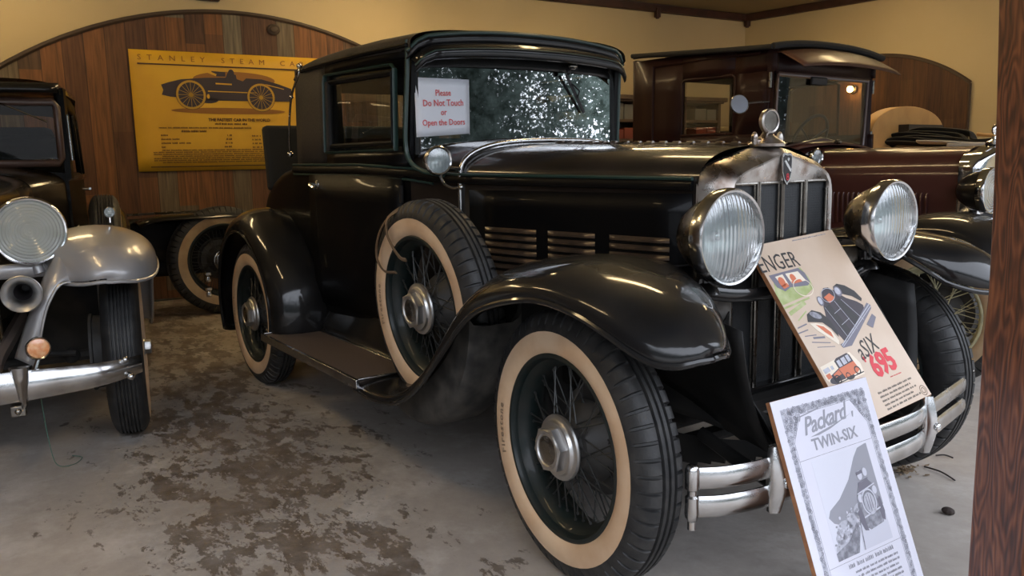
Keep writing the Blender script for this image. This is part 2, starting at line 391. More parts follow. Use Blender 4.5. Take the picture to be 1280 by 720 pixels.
def thing(name, label, cat, loc=(0, 0, 0), rz=0, group=None):
    o = bpy.data.objects.new(name, None); C.objects.link(o); o.location = loc; o.rotation_euler = (0, 0, rz)
    o['label'] = label; o['category'] = cat
    if group: o['group'] = group
    return o
def tag(o, label, cat, group=None):
    o['label'] = label; o['category'] = cat
    if group: o['group'] = group
    return o
def struct(name, mb, m, **k):
    o = obj(name, mb, m, **k); o['kind'] = 'structure'; return o

def dup(o, parent=None, loc=None, rot=None):
    c = o.copy(); C.objects.link(c)
    if parent: c.parent = parent
    if loc is not None: c.location = loc
    if rot is not None: c.rotation_euler = rot
    for ch in list(o.children): dup(ch, c)
    return c

def lerp_tab(tab, x):
    if x <= tab[0][0]: return tab[0][1]
    for (a, b), (c, d) in zip(tab, tab[1:]):
        if x <= c: return b + (d - b) * (x - a) / (c - a)
    return tab[-1][1]
def smooth_tab(tab, x):
    # catmull-rom style interpolation
    n = len(tab)
    if x <= tab[0][0]: return tab[0][1]
    if x >= tab[-1][0]: return tab[-1][1]
    for i in range(n - 1):
        if x <= tab[i + 1][0]:
            x0, y0 = tab[i]; x1, y1 = tab[i + 1]; h = x1 - x0; t = (x - x0) / h
            m0 = (y1 - tab[i - 1][1]) / (x1 - tab[i - 1][0]) if i > 0 else (y1 - y0) / h
            m1 = (tab[i + 2][1] - y0) / (tab[i + 2][0] - x0) if i + 2 < n else (y1 - y0) / h
            return (2 * t**3 - 3 * t**2 + 1) * y0 + (t**3 - 2 * t**2 + t) * h * m0 + (-2 * t**3 + 3 * t**2) * y1 + (t**3 - t**2) * h * m1
def frange(a, b, n): return [a + (b - a) * i / (n - 1) for i in range(n)]
def smooth_path(P, n=8):
    P = [Vector(p) for p in P]; out = []
    for i in range(len(P) - 1):
        p0 = P[max(i - 1, 0)]; p1 = P[i]; p2 = P[i + 1]; p3 = P[min(i + 2, len(P) - 1)]
        for k in range(n):
            t = k / n
            out.append(.5 * ((2 * p1) + (-p0 + p2) * t + (2 * p0 - 5 * p1 + 4 * p2 - p3) * t * t + (-p0 + 3 * p1 - 3 * p2 + p3) * t**3))
    out.append(P[-1]); return out

def text(body, size, mx, m, name='lettering', parent=None, extrude=.0002, align='CENTER', fn=None, shear=0, space=1, res=2, bold=0, sx=1):
    cu = bpy.data.curves.new('t', 'FONT'); cu.body = body; cu.size = size; cu.extrude = extrude; cu.align_x = align
    cu.shear = shear; cu.space_character = space; cu.resolution_u = res; cu.offset = bold; cu.space_line = 1.0
    o = bpy.data.objects.new('t', cu); C.objects.link(o)
    dg = bpy.context.evaluated_depsgraph_get()
    me = bpy.data.meshes.new_from_object(o.evaluated_get(dg))
    bpy.data.objects.remove(o)
    for v in me.vertices:
        p = Vector((v.co.x * sx, v.co.y, v.co.z))
        if fn: p = Vector(fn(p))
        v.co = mx @ p
    me.materials.clear(); me.materials.append(M[m])
    q = bpy.data.objects.new(name, me); C.objects.link(q)
    if parent: q.parent = parent
    return q

def text_verts(body, size, align='LEFT', shear=0, space=1, bold=0, res=2):
    cu = bpy.data.curves.new('t', 'FONT'); cu.body = body; cu.size = size; cu.align_x = align; cu.extrude = .0002
    cu.shear = shear; cu.space_character = space; cu.resolution_u = res; cu.offset = bold
    o = bpy.data.objects.new('t', cu); C.objects.link(o)
    dg = bpy.context.evaluated_depsgraph_get()
    me = bpy.data.meshes.new_from_object(o.evaluated_get(dg)); bpy.data.objects.remove(o)
    return [tuple(v.co) for v in me.vertices], [tuple(p.vertices) for p in me.polygons]

ROT_R = (pi / 2, 0, 0)     # wheel face looks to -y
ROT_L = (-pi / 2, 0, 0)    # wheel face looks to +y
M['louvre'] = mat('louvre_paint', (.09, .058, .036), .38, .3, coat=.6, coat_rough=.15, noise=(20, (.04, .028, .02), .8))
M['wheelcream'] = mat('cream_wheel_paint', (.40, .38, .24), .5, noise=(20, (.22, .2, .12), .8))
M['mirrorblue'] = mat('mirror_back', (.20, .215, .25), .35, .6)
M['darkglass'] = glass('dark_glass', (.40, .42, .40), refl=.5)
M['strap'] = mat('strap_leather', (.16, .10, .055), .7)
M['ink_paleviolet'] = mat('pale_violet_ink', (.66, .66, .74), .5)
M['ink_pale'] = mat('pale_grey_ink', (.58, .58, .66), .5)
M['poster_dim'] = mat('poster_dim_yellow', (.50, .30, .03), .55)
# ---------------------------------------------------------------- wheels
_mesh_cache = {}
def tire_mb(R=.385, W=.075, style='lug', ww=True):
    k = R / .385; h = [(.252, .050), (.258, .060), (.266, .068), (.280, .0735), (.296, .0755), (.312, .0748), (.324, .0722), (.328, .0722), (.345, .0672), (.360, .0605), (.370, .0540), (.379, .0450)]
    if style == 'lug':
        tread = [(.3835, .034), (.384, .0235), (.376, .0215), (.376, .016), (.385, .014), (.385, .0045), (.378, .003), (.378, -.003)]
    else:
        tread = [(.382, .040), (.383, .036), (.376, .0345), (.376, .0315), (.3835, .030), (.384, .0225), (.376, .021), (.376, .018), (.385, .0165), (.385, .0095), (.377, .008), (.377, .004), (.385, .0025), (.385, -.0025)]
    prof = [(r * k, z * W / .075) for r, z in h + tread]
    prof += [(r, -z) for r, z in reversed(prof)]
    # drop near-duplicate mirrored centre points
    out = []
    for p in prof:
        if out and abs(p[0] - out[-1][0]) < 1e-7 and abs(p[1] - out[-1][1]) < 1e-7: continue
        out.append(p)
    prof = out; n = len(prof)
    def radf(kk, j, r):
        if style != 'lug': return r
        jj = j if j < n / 2 else n - 1 - j
        if kk % 3 == 0:
            if jj in (8, 9, 10, 11): return r - (.012, .013, .013, .011)[jj - 8]
            if jj in (12,): return r - .010
            if jj == 13: return r - (.008 if (kk // 3) % 2 == 0 else .0)
        return r
    mm = lambda i, j: 1 if (ww and (1 <= j <= 5)) else 0
    b = MB()
    if style != 'lug':
        b.lathe(prof, 72, m=mm); return b
    NP = 58; rows = []
    for p_ in range(NP):
        for fr, deep in ((.0, 0), (.74, 0), (.79, 1), (.95, 1)):
            a = 2 * pi * (p_ + fr) / NP; row = []
            for j, (r, z) in enumerate(prof):
                jj = j if j < n / 2 else n - 1 - j
                if deep and jj in (8, 9, 10, 11, 12): r -= (.006, .011, .012, .011, .010)[jj - 8] * (1 if jj > 8 else .6)
                row.append((r * cos(a), r * sin(a), z))
            rows.append(row)
    b.grid(rows, cu=True, m=mm)
    return b
def rim_mb(k=1.):
    b = MB()
    P = [(.262, .052), (.263, .064), (.258, .067), (.250, .066), (.245, .058), (.243, .046), (.232, .036), (.222, .018), (.219, 0), (.222, -.018), (.232, -.036), (.243, -.046), (.250, -.066), (.262, -.06)]
    b.lathe([(r * k, z) for r, z in P], 64)
    return b
def spokes_mb(k=1., n=54, r=.0023):
    b = MB()
    for i in range(n):
        a = 2 * pi * i / n
        row = i % 3
        zh = (.046, .020, -.035)[row]; sgn = 1 if (i // 3) % 2 else -1
        rh = (.056, .072, .074)[row]; off = sgn * (.62, .50, .45)[row]
        p0 = Vector((rh * cos(a + off), rh * sin(a + off), zh)); p1 = Vector((.226 * k * cos(a), .226 * k * sin(a), (.012, .004, -.012)[row]))
        b.tube([p0, p1], r, 5, cap=False)
        b.tube([p1 + (p0 - p1) * .07, p1], r * 1.9, 6)
    return b
def hub_mb():
    b = MB()
    b.lathe([(0, -.075), (.088, -.075), (.118, -.045), (.105, -.02), (.080, 0), (.074, .018), (.060, .022), (.054, .046), (.060, .050), (.060, .058), (0, .058)], 40)
    return b
def drum_mb():
    b = MB()
    b.lathe([(0, -.062), (.150, -.062), (.158, -.066), (.160, -.12), (.168, -.124), (.168, -.135), (0, -.135)], 48)
    return b
def cap_mb(s=1., hexn=6):
    b = MB()
    P = [(.082, .052), (.091, .053), (.093, .058), (.091, .064), (.080, .066), (.077, .069), (.074, .076), (.070, .078)]
    b.lathe([(r * s, z) for r, z in P] + [(.05 * s, .078)], 48)
    rows = []
    for z, r in ((.076, .063), (.100, .063), (.104, .058)):
        rows.append([(r * s * cos(2 * pi * q / 48) / (cos(((2 * pi * q / 48) % (pi / 3)) - pi / 6) if z < .102 else 1) * (.90 if z < .102 else .92), r * s * sin(2 * pi * q / 48) / (cos(((2 * pi * q / 48) % (pi / 3)) - pi / 6) if z < .102 else 1) * (.90 if z < .102 else .92), z) for q in range(48)])
    b.grid(rows, cv=True)
    b.lathe([(.054 * s, .104), (.046 * s, .104), (.043 * s, .100), (.040 * s, .100)], 40)
    b.lathe([(.040 * s, .100), (.034 * s, .1035), (.018 * s, .105), (0, .105)], 40, m=1)
    return b
def wheel(parent, loc, rot, R=.385, W=.075, style='lug', mats=('rubber', 'white'), rim='wheelpaint', capm='alu', brand=True, drum=True, ww=True, phase=0, spokes=True, caps=1.0, spm=None):
    key = (R, W, style, mats, rim, capm, ww, caps)
    rr = Euler(rot).to_matrix() @ Euler((0, 0, phase)).to_matrix()
    e = rr.to_euler()
    if key not in _mesh_cache:
        k = R / .385
        t = obj('wheel', rim_mb(k), rim, parent, loc, e)
        obj('tire', tire_mb(R, W, style, ww), list(mats), t, smooth=26)
        if spokes: obj('spokes', spokes_mb(k), spm or 'spoke', t)
        obj('hub', hub_mb(), 'drum', t)
        obj('hub_cap', cap_mb(caps), [capm, 'darkchrome'], t)
        _mesh_cache[key] = t
    else:
        src = _mesh_cache[key]
        t = src.copy(); C.objects.link(t); t.parent = parent; t.location = loc; t.rotation_euler = e
        for ch in src.children:
            if ch.name.split('.')[0] in ('lettering', 'brake_drum'): continue
            c = ch.copy(); C.objects.link(c); c.parent = t
    if drum: obj('brake_drum', drum_mb(), 'drum', t)
    if brand:
        r0 = .292 * R / .385
        def fn(p, r0=r0):
            a = pi * 1.02 - p.x / r0 - phase; r = r0 + p.y - .010
            # follow the bulge of the sidewall
            z = .0757 - (abs(r - .296) / .03) ** 2 * .0022
            return (r * cos(a), r * sin(a), z)
        text('Firestone', .030, Matrix(), 'tyre_print', 'lettering', t, fn=fn, space=1.25, bold=.0006, sx=1.1)
    return t
M['spoke'] = mat('spoke_steel', (.045, .046, .044), .4, .5)
M['tyre_print'] = mat('worn_tyre_print', (.27, .19, .13), .6)

# ---------------------------------------------------------------- lamps
def headlamp(parent, loc, rz, r=.132, depth=.25, lensm='lens', bowlm='darkchrome', rimm='chrome', stem=None, shape='bowl'):
    """faces +x of its own frame"""
    mx = Matrix(((0, 0, 1, 0), (0, 1, 0, 0), (-1, 0, 0, 0), (0, 0, 0, 1)))   # local z -> +x
    b = MB()
    d = depth
    b.lathe([(0, -d), (.16 * r, -d * .995), (.34 * r, -d * .95), (.55 * r, -d * .83), (.74 * r, -d * .62), (.88 * r, -d * .37), (.96 * r, -d * .14), (.985 * r, -.012)], 48, mx)
    h = obj('headlight', b, bowlm, parent, loc, (0, 0, rz))
    b = MB()
    b.lathe([(.985 * r, -.030), (1.03 * r, -.028), (1.05 * r, -.012), (1.045 * r, .002), (1.0 * r, .012), (.955 * r, .010), (.93 * r, .002), (.925 * r, -.008)], 64, mx)
    obj('lens_rim', b, rimm, h)
    b = MB()
    b.lathe([(0, .020), (.3 * r, .0185), (.6 * r, .014), (.8 * r, .0075), (.935 * r, -.001)], 48, mx)
    obj('lens', b, lensm, h)
    b = MB()
    b.lathe([(0, -.62 * d), (.2 * r, -.60 * d), (.45 * r, -.50 * d), (.7 * r, -.30 * d), (.9 * r, -.06 * d), (.93 * r, -.010)], 40, mx)
    obj('reflector', b, 'reflector', h)
    b = MB(); b.ball((-.35 * d, 0, 0), .016, (1.2, 1, 1)); obj('bulb', b, 'chromeclean', h)
    return h

def small_lamp(name, parent, loc, rz, r=.05, depth=.10, lensm='lens', bowlm='chrome'):
    mx = Matrix(((0, 0, 1, 0), (0, 1, 0, 0), (-1, 0, 0, 0), (0, 0, 0, 1)))
    b = MB(); d = depth
    b.lathe([(0, -d), (.3 * r, -d * .95), (.6 * r, -d * .72), (.85 * r, -d * .36), (.97 * r, -.01), (1.08 * r, -.008), (1.1 * r, .004), (1.0 * r, .010), (.9 * r, .006)], 32, mx)
    h = obj(name, b, bowlm, parent, loc, (0, 0, rz))
    b = MB(); b.lathe([(0, .012), (.5 * r, .010), (.93 * r, .004)], 32, mx); obj('lens', b, lensm, h)
    b = MB(); b.lathe([(0, -.5 * d), (.5 * r, -.35 * d), (.9 * r, 0)], 24, mx); obj('reflector', b, 'reflector', h)
    return h

# ---------------------------------------------------------------- body sheet builders
def dome_fender(s, lip, crown, x0, x1, yi, yo, ymid, xr, nx=44, nt=18, tin=.45):
    """front wing as a height field over the wheel; s = side sign; xr = where the nose starts to round off"""
    rows = []; lipline = []
    for i in range(nx):
        u = i / (nx - 1); x = x0 + (x1 - x0) * (1 - (1 - u) ** 1.35)
        if x > xr: q = max(0, 1 - ((x - xr) / (x1 - xr)) ** 2.3) ** (1 / 2.3)
        else: q = 1
        q = max(q, .015)
        a = ymid - (ymid - lerp_tab(yi, x)) * (q ** 1.4 if x > xr else 1); b = ymid + (lerp_tab(yo, x) - ymid) * q
        L_ = smooth_tab(lip, x); K = smooth_tab(crown, x)
        uq = max(0, (x - (x1 - .10)) / .10); Kq = L_ + (K - L_) * sqrt(max(0, 1 - uq * uq))
        row = []
        blend = min(1, max(0, (x - xr) / (x1 - xr) * 1.6))
        for j in range(nt):
            t = j / (nt - 1)
            t = 1 - (1 - t) ** 1.5 if t > .5 else t * (1 - .5 ** 1.5) / .5
            if t > tin: g = sqrt(max(0, 1 - ((t - tin) / (1 - tin)) ** 2))
            else:
                w = (tin - t) / tin
                g = (1 - .35 * w * w) * (1 - blend) + sqrt(max(0, 1 - w * w)) * blend
            row.append((x, s * (a + (b - a) * t), L_ + (Kq - L_) * g))
        row.append((x, s * b, L_ - .016))
        lipline.append((x, s * (b + .001), L_ - .014))
        rows.append(row)
    # lip continues round the nose along the inner side
    inner = []
    for i in range(nx - 1, -1, -1):
        r = rows[i]
        if r[0][0] > xr + .02: inner.append((r[0][0], r[0][1], r[0][2] - .012))
    return rows, lipline + inner

def shell_ring(x, hw, ztop, zsh, zbot, n=14):
    """radiator outline in the y-z plane at x: straight sides, tight shoulders, straight slopes up to a shallow peak"""
    T = [(1, None), (.985, .100), (.955, .080), (.90, .063), (.82, .052), (.65, .038), (.46, .026), (.27, .012), (.12, .004), (0, 0)]
    pts = [(x, -hw, zbot), (x, -hw, zbot + (zsh - zbot) * .5), (x, -hw, ztop - .145), (x, -hw * .998, ztop - .122)]
    for a, d in T[1:]: pts.append((x, -hw * a, ztop - d))
    mir = [(p[0], -p[1], p[2]) for p in reversed(pts[:-1])]
    return pts + mir

def louvre_panel(parent, x0, x1, z0, dz, n, yf, s, m, dark, h=.016, out=.012):
    """pressed louvres with horizontal slots; yf(x) = half width of the hood side"""
    b = MB()
    for k in range(n):
        z = z0 - k * dz; rows = []
        for i in range(9):
            x = x0 + (x1 - x0) * i / 8; e = min(1, min(i, 8 - i) / .8)
            y = yf(x)
            rows.append([(x, s * (y + .001), z + h * .6), (x, s * (y + .001 + out * e), z + h * .1), (x, s * (y + .001 + out * e), z - h * .35), (x, s * (y + .001), z - h * .5)])
        b.grid(rows)
        b.face([(x0 + .004, s * (yf(x0) + .0015), z - h * .5), (x1 - .004, s * (yf(x1) + .0015), z - h * .5), (x1 - .004, s * (yf(x1) + .0015), z - h * .95), (x0 + .004, s * (yf(x0) + .0015), z - h * .95)], 1)
    return obj('louvre_panel', b, [m, dark], parent, smooth=50)
# ================================================================= the black coupe
CAR = thing('vintage_car', 'large black vintage coupe in the centre with a paper sign behind its windscreen', 'car', (0, 0, 0))
def hood_y(x): return lerp_tab([(-1.25, .55), (-.99, .45), (.05, .285)], x)
# --- frame and running gear
b = MB()
for s in (-1, 1):
    b.tube(smooth_path([(-3.45, s * .42, .52), (-3.0, s * .42, .60), (-2.64, s * .42, .64), (-2.2, s * .42, .50), (-1.0, s * .40, .44), (-.2, s * .36, .46), (.1, s * .34, .46), (.28, s * .33, .44), (.40, s * .33, .38)], 5), (.028, .05), 8)
for x, w in ((-3.3, .4), (-2.3, .4), (-1.2, .38), (.02, .34), (.20, .33)):
    b.tube([(x, -w, .45 if x > -3 else .52), (x, w, .45 if x > -3 else .52)], .028, 8)
obj('chassis_frame', b, 'under', CAR)
b = MB(); b.tube(smooth_path([(0, -.66, .385), (0, -.52, .36), (0, -.40, .30), (0, .40, .30), (0, .52, .36), (0, .66, .385)], 5), (.03, .022), 8)
b.tube([(-.16, -.60, .33), (-.16, .60, .33)], .012, 8)
for s in (-1, 1):
    b.tube([(-.16, s * .60, .33), (0, s * .66, .385)], .016, 8); b.ball((-.16, s * .60, .33), .022)
    b.tube([(.10, s * .58, .40), (.02, s * .63, .40)], .016, 8); b.ball((.10, s * .58, .40), .026)
obj('front_axle', b, 'under', CAR)
b = MB(); b.tube([(-2.6446, -.68, .385), (-2.6446, .68, .385)], .045, 12); b.ball((-2.6446, 0, .385), .15, (1, .7, 1)); obj('rear_axle', b, 'under', CAR)
for s in (-1, 1):
    b = MB()
    for k in range(6):
        L_ = .42 - k * .055
        b.tube(smooth_path([(-L_, s * .37, .36 - k * .012 + .05 * (L_ / .42) ** 2), (0, s * .37, .335 - k * .009), (L_ * .93, s * .37, .36 - k * .012 + .04 * (L_ / .42) ** 2)], 6), (.005, .024), 6)
    obj('leaf_spring', b, 'under', CAR)
b = MB(); b.box((-.50, 0, .52), (.80, .36, .46)); b.box((-.5, 0, .30), (.55, .26, .16)); obj('engine_block', b, 'under', CAR, bevel=.03)
b = MB(); b.box((-.46, 0, .50), (.012, 1.16, .52)); obj('dark_backing_panel', b, 'under', CAR)  # added dark sheet, hides the lit floor behind the front axle
b = MB(); b.box((-1.85, 0, .40), (2.7, .96, .012)); obj('underside_shade_panel', b, 'under', CAR)  # added sheet that deepens the darkness under the car
# --- wheels
W0 = wheel(CAR, (0, -.7106, .385), (pi / 2, 0, radians(-4.1)), phase=.21)
wheel(CAR, (-2.6446, -.7216, .385), ROT_R, phase=.5)
wheel(CAR, (0, .7106, .385), (-pi / 2, 0, radians(-4.1)), brand=False)
wheel(CAR, (-2.6446, .7216, .385), ROT_L, brand=False)
for s, rt in ((-1, (pi / 2 + radians(2.5), 0, 0)), (1, (-pi / 2 - radians(2.5), 0, 0))):
    w = wheel(CAR, (-.84 if s < 0 else -.80, s * (.678 if s < 0 else .66), .657), rt, brand=s < 0, drum=False, phase=.35)
    if s < 0:
        b = MB()
        for pth in ([(.0, -.02, 0)],): pass
        # leather straps hanging over the sidewall
        b.tube(smooth_path([(-.93, -.64, 1.032), (-.94, -.70, 1.025), (-.975, -.765, .985), (-1.03, -.782, .935), (-1.075, -.783, .872), (-1.078, -.782, .815), (-1.03, -.778, .775), (-.965, -.765, .775)], 5), (.009, .004), 6)
        b2 = MB(); b2.tube(smooth_path([(-.95, -.64, 1.025), (-.96, -.71, 1.02), (-.985, -.775, .975), (-.985, -.784, .92), (-.945, -.782, .87), (-.905, -.775, .835), (-.88, -.765, .828)], 5), (.009, .004), 6)
        obj('tyre_strap', b2, 'strap', CAR)
        obj('tyre_strap', b, 'strap', CAR)
        # clamp
    b = MB()
    b.tube([(-.84, s * .55, .657), (-.84, s * .62, .657)], .05, 16); b.tube([(-.84, s * .42, .52), (-.84, s * .56, .657)], .02)
    obj('spare_carrier', b, 'under', CAR)
# --- front fenders
lipT = [(-1.12, .335), (-.98, .330), (-.86, .342), (-.743, .376), (-.65, .425), (-.565, .489), (-.405, .635), (-.267, .745), (-.12, .800), (.05, .829), (.2, .816), (.30, .785), (.38, .748), (.43, .730), (.47, .728), (.50, .738)]
crT = [(-1.12, .352), (-.98, .352), (-.86, .375), (-.75, .425), (-.65, .50), (-.565, .575), (-.47, .69), (-.386, .795), (-.27, .860), (-.166, .888), (.039, .908), (.217, .888), (.30, .870), (.377, .842), (.43, .818), (.47, .80), (.50, .785)]
for s in (-1, 1):
    rows, lip = dome_fender(s, lipT, crT, -1.12, .505 if s < 0 else .455, [(-1.12, .62), (-.9, .47), (-.5, .41), (0, .44), (.2, .49), (.5, .52)], [(-1.12, .88), (.3, .88)], .735 if s < 0 else .70, .17, nx=60, nt=22)
    b = MB(); b.grid(rows); f = obj('front_fender', b, 'black', CAR, solid=.005, smooth=60)
    b = MB(); b.tube(lip, .0085, 8); obj('lip_bead', b, 'black', f)
    # ridge along the inner crown
    rd = []
    for x in frange(-.30, .43, 24):
        t = (x + .30) / .73
        yy = .80 - .03 * t if False else .0
    # dusty well that holds the spare
    b = MB(); rows = []
    xs = [-.84 + .415 * cos(a) for a in frange(pi, 0, 40)]
    for x in xs:
        zb = .655 - sqrt(max(0, .415 ** 2 - (x + .84) ** 2)); zt = lerp_tab(crT, x) - .03
        zb = min(zb, zt)
        k = min(.03, (zt - zb) * .5)
        rows.append([(x, s * .59, zt), (x, s * .59, zb + k), (x, s * .60, zb + k * .4), (x, s * .625, zb), (x, s * .74, zb), (x, s * .775, zb + k * .3), (x, s * .79, zb + k), (x, s * .79, zt)])
    b.grid(rows); obj('spare_wheel_well', b, 'well', CAR, smooth=50)
    # apron between wing and frame
    b = MB(); rows = []
    for i in range(10):
        t = i / 9
        xe = .40 if s < 0 else .27
        top = Vector((.0 + xe * t, s * (.45 + .06 * t), .80 - .06 * t)); bot = Vector((-.02 + (xe + .02) * t, s * (.36 - .01 * t), .50 - .15 * t)) if s < 0 else Vector((-.02 + .37 * t, .36 + .03 * t, .48 - .20 * t))
        rows.append([top + (bot - top) * u + Vector((0, s * .03 * sin(pi * u), 0)) for u in frange(0, 1, 7)])
    b.grid(rows); obj('wing_apron', b, 'black_dull', CAR, solid=.004)
    b = MB(); rows = []
    for x in frange(-.55, .04, 10):
        y0 = hood_y(x) - .01; y1 = lerp_tab([(-1.05, .62), (-.9, .47), (-.5, .42), (.05, .45)], x)
        z1 = lerp_tab(crT, x) - .35 * (lerp_tab(crT, x) - lerp_tab(lipT, x)) - .005
        rows.append([(x, s * y0, max(.62, z1 - .02)), (x, s * (y0 + y1) / 2, z1 - .02), (x, s * y1, z1)])
    b.grid(rows); obj('splash_panel', b, 'black_dull', CAR, solid=.004)
# --- running boards
for s in (-1, 1):
    b = MB(); b.box((-1.65, s * .755, .345), (1.08, .245, .03)); rb = obj('running_board', b, 'tread', CAR, bevel=.003)
    b = MB()
    b.box((-1.64, s * .882, .348), (1.11, .014, .036)); b.box((-1.64, s * .630, .362), (1.10, .014, .008)); b.box((-1.10, s * .755, .362), (.012, .25, .008)); b.box((-2.19, s * .755, .362), (.014, .25, .008))
    obj('edge_trim', b, 'chrome', rb, bevel=.002)
    b = MB()
    rows = [[(x, s * .625, .36), (x, s * .615, .40), (x, s * .575, .47), (x, s * .56, .56)] for x in frange(-2.2, -.95, 8)]
    b.grid(rows); obj('sill_apron', b, 'black', CAR, solid=.004)
# --- rear fenders
def rear_fender(parent, s, xc, zc, R, yin, yout, a0=-12, a1=205, m='black', tail=True):
    rows = []; lip = []
    for i in range(40):
        a = radians(a0 + (a1 - a0) * i / 39)
        Rk = R * (1 + .12 * max(0, cos(a)) ** 2) if a < pi / 2 else R * (1 + .02 * max(0, -cos(a)) ** 1.5)
        prof = [(yin, .030), (yin + (yout - yin) * .15, .05), (yin + (yout - yin) * .4, .062), (yin + (yout - yin) * .62, .058), (yin + (yout - yin) * .8, .040), (yin + (yout - yin) * .92, .012), (yout - .003, -.022), (yout, -.050), (yout - .004, -.058)]
        rows.append([(xc + (Rk + d) * cos(a), s * y, zc + (R + d) * sin(a)) for y, d in prof])
        lip.append((xc + (Rk - .056) * cos(a), s * yout, zc + (R - .056) * sin(a)))
    b = MB(); b.grid(rows); f = obj('rear_fender', b, m, parent, solid=.005, smooth=60)
    b = MB(); b.tube(lip, .008, 8); obj('lip_bead', b, m, f)
    return f
for s in (-1, 1): rear_fender(CAR, s, -2.6446, .43, .455, .54, .838)
# --- lower body
def bsec(x, hw, zb, belt, top, px=.75, n=12, tuck=.03):
    pts = [(hw - tuck, zb), (hw - tuck * .3, zb + (belt - zb) * .25), (hw + .004, zb + (belt - zb) * .6), (hw, belt)]
    for i in range(1, n + 1):
        a = pi / 2 * i / n
        pts.append((hw * max(cos(a), 0) ** px, belt + (top - belt) * sin(a) ** px))
    pts[-1] = (0, top)
    P = [(x, -y, z) for y, z in pts]
    return P + [(x, y, z) for y, z in reversed(pts[:-1])]
b = MB(); rows = []
for x, hw, zb, belt, top in [(-.985, .448, .52, 1.095, 1.235), (-1.08, .475, .50, 1.10, 1.245), (-1.16, .51, .48, 1.105, 1.252), (-1.235, .545, .47, 1.11, 1.258)]:
    rows.append(bsec(x, hw, zb, belt, top, .70))
b.grid(rows); b.face(rows[0]); obj('cowl', b, 'hoodpaint', CAR, smooth=50)
b = MB(); rows = []
S = [(-1.235, .545, .47, 1.12, 1.165), (-1.35, .57, .46, 1.13, 1.168), (-1.6, .60, .45, 1.14, 1.17), (-2.0, .615, .45, 1.15, 1.172), (-2.3, .615, .46, 1.15, 1.175), (-2.36, .612, .46, 1.13, 1.178), (-2.6, .60, .50, 1.08, 1.172), (-2.85, .57, .52, 1.0, 1.14), (-3.05, .53, .53, .93, 1.09), (-3.22, .49, .53, .86, 1.01), (-3.34, .45, .53, .78, .90), (-3.42, .40, .53, .68, .76), (-3.45, .36, .53, .58, .60)]
for x, hw, zb, belt, top in S: rows.append(bsec(x, hw, zb, belt, top, .62 if x < -2.3 else .35))
b.grid(rows); b.face(rows[-1][::-1]); b.face(rows[0]); BODY = obj('body', b, 'black_body', CAR, smooth=50)
# door (raised panel) with belt moulding
def side_y(x, z): 
    hw = lerp_tab([(q[0], q[1]) for q in reversed(S)], x); return hw
for s in (-1, 1):
    b = MB(); rows = []
    for x in frange(-2.12, -1.275, 10):
        rows.append([(x, s * (lerp_tab([(q[0], q[1]) for q in reversed(S)], x) + o_), z) for o_, z in ((-.018, .50), (.002, .62), (.010, .80), (.010, 1.0), (.006, 1.125))])
    b.grid(rows); d = obj('door', b, 'black_body', CAR, solid=.012, smooth=50)
    b = MB(); P = (-2.02, s * .635, 1.076)
    b.lathe([(0, .0), (.022, 0), (.020, .008), (.010, .012), (.010, .04), (0, .042)], 20, Matrix.Translation((P[0], s * .622, P[2])) @ Euler((s * -pi / 2, 0, 0)).to_matrix().to_4x4())
    b.tube(smooth_path([(P[0] - .005, s * .660, P[2] + .004), (P[0] + .03, s * .672, P[2] - .002), (P[0] + .075, s * .668, P[2] - .018)], 4), [.007, .008, .009, .010, .010, .010, .010, .009, .006], 8)
    obj('door_handle', b, 'chrome', d)
    b = MB()
    for z in (1.08, .62):
        b.tube([(-1.262, s * .575, z), (-1.262, s * .575, z - .07)], .009, 8)
    obj('door_hinge', b, 'black', d)
    # belt moulding: band from tail of cabin to hood front with green lines
    for nm, zz, rr_, mm in (('belt_moulding', 0, (.010, .017), 'black_body'), ('belt_stripe', .020, (.009, .006), 'green'), ('belt_stripe', -.026, (.007, .005), 'green')):
        b = MB(); path = []
        for x in frange(-2.34, .03, 40):
            if x < -1.235: y = lerp_tab([(q[0], q[1]) for q in reversed(S)], x) + .006; z = lerp_tab([(-2.34, 1.150), (-1.6, 1.145), (-1.235, 1.128)], x)
            else: y = hood_y(x) + .006; z = lerp_tab([(-1.235, 1.128), (-1.1, 1.108), (-.99, 1.100), (.03, 1.086)], x)
            if nm != 'belt_moulding' and x > -1.1 and zz < 0: continue
            path.append((x, s * y, z + zz))
        b.tube(path, rr_, 6); obj(nm, b, mm, CAR)
# --- hood
b = MB(); rows = []
for x in frange(.045, -.985, 12):
    t = (x - .045) / -1.03; hw = hood_y(x); belt = 1.078 + .017 * t; top = 1.200 + .035 * t
    rows.append(bsec(x, hw, .60, belt, top, .78, tuck=0))
b.grid(rows); HOOD = obj('hood', b, 'hoodpaint', CAR, smooth=50)
for s in (-1, 1):
    b = MB()
    rows = [[(x, s * (hood_y(x) + .004), z) for z in (.62, .80, 1.0, 1.062)] for x in frange(.03, -.95, 8)]
    b.grid(rows); sp = obj('hood_side', b, 'black_body', CAR, solid=.006)
    for x0, x1 in ((-.865, -.60), (-.545, -.335), (-.275, -.045)):
        louvre_panel(sp, x0, x1, .918, .0265, 8, lambda x: hood_y(x) + .007, s, 'louvre', 'black_dull')
M_l = None
b = MB(); b.tube([(.05, 0, 1.203), (-.985, 0, 1.238)], (.006, .004), 8)
for k in range(16):
    x = .02 - k * .064; b.tube([(x, 0, 1.2045 + .034 * (.05 - x)), (x - .03, 0, 1.2045 + .034 * (.05 - x + .03))], .0078, 8)
obj('hood_hinge', b, 'nickel', HOOD)
# chrome cowl bead
path = []
base = bsec(-1.0, .452, .60, 1.098, 1.243, .70)
for p in base:
    if True: path.append((p[0], p[1] * 1.012, p[2] + .006))
b = MB(); b.tube(path, .0095, 10); obj('cowl_bead', b, 'chrome', CAR)
